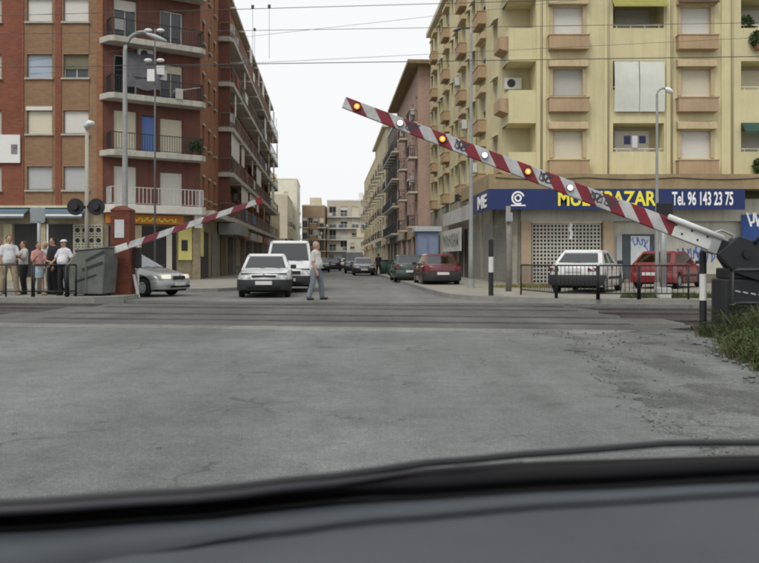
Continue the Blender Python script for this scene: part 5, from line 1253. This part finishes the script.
HATCH = dict(L=4.15, W=1.69, H=1.41, axles=(1.3, -1.24), wr=.285, belt=.92, rock=.2,
             top=[(2.075, .74), (1.95, .79), (1.0, .92), (.9, .94), (-1.5, .98), (-1.95, .97), (-2.075, .93)], cab=(1.02, .3, -1.2, -1.9), tumble=.22,
             front=dict(light=(.42, .74, .615, .74), grille=(.38, .66, .72), plate=.42), tail=(.56, .78, .72, .86), bump=(.24, .585), rplate=.5)
SEDAN = dict(L=4.4, W=1.71, H=1.4, axles=(1.38, -1.25), wr=.295, belt=.93, rock=.2,
             top=[(2.2, .72), (2.05, .78), (1.05, .93), (-1.45, .97), (-1.6, .96), (-2.1, .95), (-2.2, .9)], cab=(1.1, .38, -.95, -1.62), tumble=.22,
             front=dict(light=(.4, .74, .6, .74), grille=(.36, .63, .72), plate=.4), tail=(.42, .8, .68, .86), bump=(.26, .58), rplate=.7, side=[(.12, .47), (.51, .84)])
SEDAN2 = dict(L=4.5, W=1.73, H=1.43, axles=(1.4, -1.27), wr=.305, belt=.92, rock=.2, bow=.16,
             top=[(2.25, .64), (2.1, .72), (1.2, .93), (-1.5, .98), (-2.1, .98), (-2.25, .93)], cab=(1.25, .35, -1.0, -1.75), tumble=.25,
             front=dict(light=(.42, .76, .58, .72), grille=(.3, .56, .68), plate=.36), tail=(.45, .8, .7, .88), bump=(.24, .52), bmat=None, rplate=.62, mould=False)
VAN = dict(L=4.7, W=1.82, H=1.95, axles=(1.55, -1.4), wr=.31, belt=1.13, rock=.24,
           top=[(2.35, .82), (2.2, .92), (1.55, 1.12), (1.4, 1.17), (-2.2, 1.17), (-2.35, 1.1)], cab=(1.62, .75, -2.2, -2.33), tumble=.17,
           front=dict(light=(.48, .8, .68, .84), grille=(.44, .68, .8), plate=.42), tail=(.7, .86, .8, 1.15), bump=(.26, .62), rplate=.75, side=[(.12, .34)])
WHT = M('paint_white', (.66, .67, .66), .25, .03, 2, spec=.5, coat=.4)
SIL = M('paint_silver', (.36, .375, .36), .3, .03, 2, metal=.3, spec=.5, coat=.5)
MARN = M('paint_maroon', (.1, .012, .02), .25, .06, 2, spec=.5, coat=.5)
GRN = M('paint_dark_green', (.03, .05, .045), .25, .06, 2, spec=.5, coat=.5)
REDP = M('paint_red', (.2, .014, .02), .3, .06, 2, spec=.5, coat=.4)
NAVY = M('paint_dark', (.02, .022, .03), .3, .05, 2, coat=.4)
GREYP = M('paint_grey', (.16, .17, .18), .3, .05, 2, coat=.4)
sdir = (SD.x, SD.y); away = sdir; toward = (-SD.x, -SD.y)
dcar = 25.2 + 2.07
car('white hatchback with black bumper driving at us in front of the white van', (wx(259.5, 25.2) - .06, dcar), (-SD.x + .03, -SD.y), HATCH, WHT)
car('tall white van following behind the white hatchback', (wx(287, 29.5) - .13, 29.4 + 2.35), (-SD.x + .02, -SD.y), VAN, WHT, cat='van', name='van')
fwd = Vector((.93, -.36)).normalized(); lf_ = Vector((-fwd.y, fwd.x))
fa = Vector((-7.4, 26.75)); cc = fa - fwd * 1.4
car('silver saloon turning out from behind the brick pillar', (cc.x, cc.y), fwd, SEDAN2, SIL, lit=True, steer=R(-12))
car('maroon hatchback parked on the right with its rear to us', (wx(435, 35) + .15, 34.6 + 2.0), (away[0] - .02, away[1]), HATCH, MARN, z0=.06)
car('dark green car parked just beyond the maroon hatchback', (wx(402, 43) + .3, 41.5 + 2.1), away, dict(HATCH, bmat=None), GRN, z0=.06)
car('silver hatchback driving at us down the far street', (wx(363, 62), 61 + 2), toward, HATCH, SIL)
car('grey van behind the silver hatchback far down the street', (wx(353.5, 72), 72 + 2), toward, VAN, GREYP, cat='van', name='van')
car('dark car far down the middle of the street behind the standing man', (wx(333, 88), 88), away, SEDAN, NAVY)
car('pale car far down the street just beside the white van', (wx(320, 78), 80), toward, HATCH, GREYP)
car('dark van parked far down the street in front of the end blocks', (wx(338, 125), 125), away, VAN, NAVY, cat='van', name='van')
car('white car far down the right side of the street', (wx(347, 100), 100), toward, HATCH, WHT)
# cars on the forecourt behind the railing
fw = Vector((.62, .78)).normalized()
car('white saloon with black bumper band parked behind the black railing', (wx(585, 27.6), 27.2), (.45, .89), dict(SEDAN, tail=(.46, .8, .72, .82), tmat=TLD), WHT, z0=.13)
car('red hatchback parked behind the railing beside the white saloon', (wx(668.5, 31.2), 31.2), (.62, .785), dict(HATCH, bmat=None), REDP, z0=.13)

# ------------------------------------------------------------------ people
SKIN = M('skin', (.42, .24, .165), .6, .08, 8); HAIRD = M('hair_dark', (.02, .015, .012), .7, .2, 30); HAIRG = M('hair_grey', (.3, .29, .27), .8, .2, 30); HAIRB = M('hair_brown', (.08, .045, .025), .7, .2, 30)
def blobmesh(shapes, voxel, name, mat, smooth_it=4):
    mb = MB()
    for s_ in shapes:
        if s_[0] == 'cap':
            _, a, b_, ra, rb = s_; a, b_ = Vector(a), Vector(b_); d = (b_ - a).normalized()
            pts, rs = [], []
            for k in (-.98, -.7, -.35): pts.append(a + d * k * ra); rs.append(ra * math.sqrt(1 - k * k))
            pts += [a, b_]; rs += [ra, rb]
            for k in (.35, .7, .98): pts.append(b_ + d * k * rb); rs.append(rb * math.sqrt(1 - k * k))
            mb.tube(pts, rs, 12)
        elif s_[0] == 'ball': mb.ball(s_[1], s_[2], 14, 10)
        else: mb.loft([[(cx + rx * cos(2*pi*k/18), cy + ry * sin(2*pi*k/18), z) for k in range(18)] for z, cx, cy, rx, ry in s_[1]])
    me = mb.mesh(name); o = bpy.data.objects.new('tmp', me); COL.objects.link(o)
    r = o.modifiers.new('r', 'REMESH'); r.mode = 'VOXEL'; r.voxel_size = voxel; r.use_smooth_shade = True
    sm = o.modifiers.new('s', 'SMOOTH'); sm.iterations = smooth_it; sm.factor = .5
    dg = bpy.context.evaluated_depsgraph_get(); out = bpy.data.meshes.new_from_object(o.evaluated_get(dg)); bpy.data.objects.remove(o)
    out.name = name; out.materials.clear(); out.materials.append(mat)
    out.polygons.foreach_set('use_smooth', [True] * len(out.polygons)); return out
def person(label, loc, rz, h=1.72, shirt=None, pants=None, shoes=None, hair=HAIRD, belly=0., arms=((.12, .0, .2), (.12, .0, .2)), stance=.1, step=0., sleeve='short', skirt=False, hat=None, woman=False, z0=0, turn=0):
    """faces local -y. arms: per side (spread, forward swing of the upper arm, elbow bend) in radians; first is the left-hand (+x) arm"""
    k = h / 1.75; V = lambda x, y, z: Vector((x * k, y * k, z * k)); P = person.n; person.n += 1
    sw = .185 if not woman else .165
    hip, neck, head = 0.93, 1.48, 1.6
    body, sh, pa, so = [], [], [], []
    # legs
    for s_ in (1, -1):
        st = step * s_; hp = V(s_ * .095, 0, hip - .03); kn = V(s_ * (.095 + stance * .45), -.03 - st * .5, .5); an = V(s_ * (.095 + stance * .8), .02 - st, .085)
        body += [('cap', hp, kn, .075 * k, .052 * k), ('cap', kn, an, .05 * k, .036 * k)]
        to = an + V(s_ * .03, -.15, -.045); he = an + V(0, .03, -.04)
        body.append(('cap', he, to, .035 * k, .03 * k)); so += [('cap', he + V(0, 0, -.0), to, .046 * k, .04 * k)]
        if skirt: pass
        else: pa += [('cap', hp, kn + V(0, .0, 0), .108 * k, .085 * k), ('cap', kn, an + V(0, 0, .02), .083 * k, .078 * k)]
    body.append(('loft', [(z * k, 0, cy * k, rx * k, ry * k) for z, cy, rx, ry in ((.84, 0, .12, .09), (.95, 0, .155, .105), (1.08, -.01 - belly * .4, .135 + belly * .3, .1 + belly * .5), (1.25, 0, .155, .11), (1.38, .005, .165, .105), (1.45, .01, .12, .08), (1.5, .01, .06, .06))]))
    body += [('cap', V(0, .01, 1.44), V(0, -.01, 1.56), .062 * k, .06 * k)]
    if skirt: pa.append(('loft', [(z * k, 0, 0, rx * k, ry * k) for z, rx, ry in ((.56, .2, .16), (.75, .195, .155), (.93, .178, .13), (1.02, .15, .115))]))
    else: pa.append(('loft', [(z * k, 0, cy * k, rx * k, ry * k) for z, cy, rx, ry in ((.82, 0, .13, .1), (.9, 0, .172, .122), (.99, -.005, .165, .118), (1.03, -.01, .155, .115))]))
    sh.append(('loft', [(z * k, 0, cy * k, rx * k, ry * k) for z, cy, rx, ry in ((.93, -.005 - belly * .2, .178, .128 + belly * .2), (1.05, -.015 - belly * .45, .168 + belly * .3, .128 + belly * .6), (1.14, -.012 - belly * .4, .165 + belly * .3, .128 + belly * .5), (1.27, -.005, .182, .132), (1.38, .0, .19, .122), (1.44, .008, .16, .1), (1.485, .01, .085, .075))]))
    # arms and hands
    for s_, (spr, fwd_, bend) in zip((1, -1), arms):
        shd = V(s_ * (sw - .01), .005, 1.385)
        dirU = Vector((s_ * sin(spr), -sin(fwd_) * cos(spr), -cos(fwd_) * cos(spr))); el = shd + dirU * .29 * k
        f2 = fwd_ + bend; dirF = Vector((s_ * sin(spr) * (.5 - .6 * min(bend, 1.2)), -sin(f2), -cos(f2))).normalized(); wr_ = el + dirF * .25 * k
        body += [('cap', shd, el, .05 * k, .04 * k), ('cap', el, wr_, .039 * k, .027 * k)]
        side = dirF.cross(Vector((s_, 0, 0))).normalized(); lat = dirF.cross(side).normalized()
        pal = wr_ + dirF * .085 * k; body.append(('cap', wr_ + dirF * .02 * k, pal, .03 * k, .033 * k))
        for fi, (o_, ln) in enumerate(((-.03, .07), (-.01, .08), (.01, .075), (.03, .06))):
            b0 = pal + side * o_ * k; b1 = b0 + dirF * ln * .55 * k; b2 = b1 + (dirF * .8 + lat * .35 * s_) * ln * .5 * k
            body += [('cap', b0, b1, .0105 * k, .0095 * k), ('cap', b1, b2, .0095 * k, .008 * k)]
        b0 = wr_ + dirF * .03 * k - side * .025 * k; b1 = b0 - side * .035 * k + dirF * .03 * k; body += [('cap', b0, b1, .013 * k, .011 * k), ('cap', b1, b1 + dirF * .03 * k, .011 * k, .009 * k)]
        ec = shd.lerp(el, .72) if sleeve == 'short' else el
        sh.append(('cap', shd, ec, .066 * k, .07 * k))
        if sleeve == 'long': sh.append(('cap', el, el.lerp(wr_, .93), .058 * k, .045 * k))
    # head
    hc = V(0, -.015, head)
    body += [('ball', hc + V(0, .005, .02), (.08 * k, .098 * k, .112 * k)), ('cap', hc + V(0, -.03, -.045), hc + V(0, -.052, -.085), .052 * k, .034 * k),
             ('cap', hc + V(0, -.088, .012), hc + V(0, -.112, -.018), .009 * k, .014 * k), ('ball', hc + V(.075, .01, -.0), (.012 * k, .022 * k, .032 * k)), ('ball', hc + V(-.075, .01, -.0), (.012 * k, .022 * k, .032 * k)),
             ('cap', hc + V(-.02, -.092, -.052), hc + V(.02, -.092, -.052), .009 * k, .009 * k)]
    o = tag(link('person', blobmesh(body, .0085, 'person', SKIN, 3), None, (loc[0], loc[1], z0), rz), label, 'person', 'people by the level crossing')
    for s_ in (-1, 1): link('eye', MB().ball(hc + V(s_ * .03, -.084, .014), (.013 * k, .008 * k, .007 * k), 8, 6).mesh('eye', True, BBK), o)
    hr = [('ball', hc + V(0, .022, .045), (.089 * k, .094 * k, .097 * k)), ('ball', hc + V(0, .045, .0), (.083 * k, .07 * k, .085 * k))]
    if woman: hr += [('cap', hc + V(-.06, .03, .03), hc + V(-.07, .04, -.13), .036 * k, .03 * k), ('cap', hc + V(.06, .03, .03), hc + V(.07, .04, -.13), .036 * k, .03 * k), ('cap', hc + V(0, .07, .03), hc + V(0, .07, -.14), .05 * k, .045 * k)]
    link('hair', blobmesh(hr, .011, 'hair', hair, 2), o)
    link('shirt', blobmesh(sh, .012, 'shirt', shirt, 4), o); link('skirt' if skirt else 'trousers', blobmesh(pa, .012, 'trousers', pants, 4), o); [link('shoe', blobmesh([s_], .011, 'shoe', shoes or BBK, 2), o) for s_ in so]
    if hat: link('cap', MB().tube([hc + V(0, .01, .06), hc + V(0, .01, .1), hc + V(0, .01, .135)], [.1 * k, .095 * k, .05 * k], 16).tube([hc + V(0, -.07, .062), hc + V(0, -.07, .074)], .07 * k, 12).mesh('cap', True, hat), o)
    return o
person.n = 0
def cloth(n, c, v=.12): return M('cloth_' + n, c, .9, v + .06, 7, .9, 11, dirt=.25)
BEI = cloth('beige', (.34, .29, .2)); WSH = cloth('white_shirt', (.64, .64, .66)); PALW = cloth('off_white', (.55, .54, .5)); JEA = cloth('grey_blue', (.16, .19, .215)); DRK = cloth('black', (.02, .02, .023)); PNK = cloth('pink', (.5, .25, .24)); LBL = cloth('light_blue', (.33, .42, .47)); GRYC = cloth('grey', (.22, .215, .205)); PALC = cloth('pale', (.5, .5, .5)); LIN = cloth('linen', (.5, .47, .4)); SAND = cloth('sand', (.3, .25, .17))
person('man in pale shirt and grey trousers walking across the street', (wx(316, 24.1), 24.1), R(66), 1.77, PALW, JEA, BBK, HAIRG, .06, ((.12, -.05, .25), (.12, .05, .4)), .16, .1)
pz = .13
person('tall man in white shirt and khaki trousers at the left edge', (wx(9, 24.3), 24.3), R(38), 1.84, WSH, SAND, SIL if False else GRYC, HAIRB, .04, ((.3, .25, 1.5), (.22, .05, .25)), .14, .07, z0=pz)
person('person in pale top and dark trousers between the tall man and the woman', (wx(24, 24.9), 24.9), R(-48), 1.68, PALC, DRK, BBK, HAIRB, .02, ((.25, .4, 1.7), (.2, .3, 1.5)), .1, .05, z0=pz)
person('woman in pink top and light blue skirt behind the hoop railing', (wx(38, 24.2), 24.2), R(50), 1.63, PNK, LBL, cloth('tan_shoe', (.25, .18, .12)), HAIRD, .02, ((.12, .5, .9), (.2, .25, 1.9)), .05, .08, skirt=True, woman=True, z0=pz)
person('person in dark clothes standing behind the man in the white cap', (wx(53, 24.8), 24.8), R(-35), 1.78, DRK, DRK, BBK, HAIRD, .0, ((.1, .1, .3), (.1, .1, .3)), .06, 0, 'long', z0=pz)
person('man in white short sleeved shirt, black trousers and white cap', (wx(64, 24.0), 24.0), R(-22), 1.7, WSH, DRK, BBK, HAIRD, .07, ((.45, -.15, .9), (.5, .1, .8)), .12, .06, hat=WSH, z0=pz)
person('person in pale grey shirt half hidden between the woman and the dark figure', (wx(45, 25.2), 25.2), R(0), 1.66, PALC, GRYC, BBK, HAIRG, .02, ((.1, .1, .3), (.1, .1, .3)), .06, 0, z0=pz)
person('person in white shirt cut off by the left edge of the picture', (wx(-1, 24.9), 24.9), R(25), 1.72, WSH, GRYC, BBK, HAIRD, .02, ((.1, .1, .3), (.1, .1, .3)), .06, 0, z0=pz)
# far pedestrians on the right pavement
person('small pedestrian in dark clothes on the right pavement far down the street', (wx(378.5, 60), 60), R(170), 1.7, DRK, DRK, BBK, HAIRD, z0=.0)

# ------------------------------------------------------------------ the car we sit in
DASH = M('dashboard_grey', (.06, .07, .082), .55, .14, 5, .3, 300, spec=.3)
SEAL = M('windscreen_seal', (.006, .006, .007), .6, 0, spec=.15)
OWN = empty('car', (0, 0, 0), 0, 'our own car: grey dashboard, black windscreen seal and wiper at the bottom', 'car')
def curve_pts(tab, n=28):
    out = []
    for i in range(n + 1):
        px = -190 + (950 + 190) * i / n
        for (a, ya_), (b_, yb_) in zip(tab, tab[1:]):
            if a <= px <= b_: t = (px - a) / (b_ - a); t = t * t * (3 - 2 * t) * .5 + t * .5; out.append((px, ya_ + (yb_ - ya_) * t)); break
    return out
def strip(rowsdef, name, mat, th=.02, smooth=True):
    """rowsdef: list of (photo-row table, depth fn or height) -> surface through 3-D lines"""
    rws = []
    for tab, z in rowsdef:
        r_ = []
        for px, py in curve_pts(tab):
            d = (EYE - z) * F / (py - HY); r_.append((wx(px, d), d, z))
        rws.append(r_)
    top = MB().loft(rws, False, False)
    low = MB().loft([[(x, y, z - th) for x, y, z in r_] for r_ in reversed(rws)], False, False)
    top.add(low.v, low.f); n = len(rws[0])
    for r_, w in ((rws[0], 1), (rws[-1], 0)): top.add([p for p in r_] + [(x, y, z - th) for x, y, z in r_], [(i, i + 1, n + i + 1, n + i) for i in range(n - 1)])
    return top.build(name, mat, OWN, smooth)
edge = [(-190, 534), (0, 523), (190, 510), (380, 497), (570, 485.5), (760, 477), (950, 471)]
seam = [(-190, 612), (0, 580), (150, 553), (260, 538), (380, 523), (570, 507), (760, 495.5), (950, 488)]
sh_ = lambda tab, d: [(a, b_ + d) for a, b_ in tab]
tp_ = lambda d: [(a, b_ + d * min(1, max(.0, (a - 150) / 110))) for a, b_ in seam]
strip([(edge, .86), (sh_(edge, 8), .868), (tp_(-6), .868), (tp_(-2.2), .862)], 'dashboard_rear_pad', DASH)
low = [(-190, 640), (0, 640), (380, 640), (950, 640)]
strip([(tp_(2.2), .862), (tp_(7), .87), (sh_(seam, 40), .872), ([(-190, 760), (380, 740), (950, 730)], .86), ([(-190, 1300), (380, 1300), (950, 1300)], .8)], 'dashboard', DASH)
tp_ = lambda d: [(a, b_ + d * min(1, max(.0, (a - 150) / 110))) for a, b_ in seam]
strip([(tp_(-2.4), .853), (tp_(2.4), .853)], 'seam_trim', SEAL, .03)
# black seal at the windscreen foot, thicker on the right
band = [(-190, 516), (0, 507), (190, 496), (300, 484), (380, 474), (480, 464), (570, 460), (760, 455), (950, 452)]
strip([(band, .885), (sh_(band, 6), .895), (sh_(edge, -8), .885), (sh_(edge, 1.5), .858)], 'windscreen_seal', SEAL)
# wiper: arm and blade outside, lying along the foot of the windscreen
def line3(tab, z, n=24): return [(wx(px, (EYE - z) * F / (py - HY)), (EYE - z) * F / (py - HY), z) for px, py in curve_pts(tab, n)]
wb_ = [(-190, 513), (0, 504), (190, 492), (330, 477), (430, 463), (560, 452), (680, 443), (760, 443), (950, 450)]
wip = [p for p in line3(wb_, .905) ]
MB().tube(wip, .006, 8).build('wiper_arm', BUMP, OWN, True)
w2 = [p for p in line3(sh_(wb_, 7), .9) if p[0] < .25]
MB().tube(w2, [.006 * min(1, (len(w2) - 1 - i) / 5 + .12) for i in range(len(w2))], 6).build('wiper_blade', M('wiper_rubber', (.03, .028, .035), .5, .1, 8), OWN, True)
# bonnet below the line of sight
hb = MB().loft([[(x, y + x * .18, z - .06 * (x / .8) ** 2) for x in [-.8 + .1 * i for i in range(17)]] for y, z in ((1.22, .86), (1.3, .85), (1.5, .76), (1.8, .66), (2.05, .55), (2.12, .4), (2.12, .2))], False, False)
hb.build('bonnet', GREYP, OWN, True)
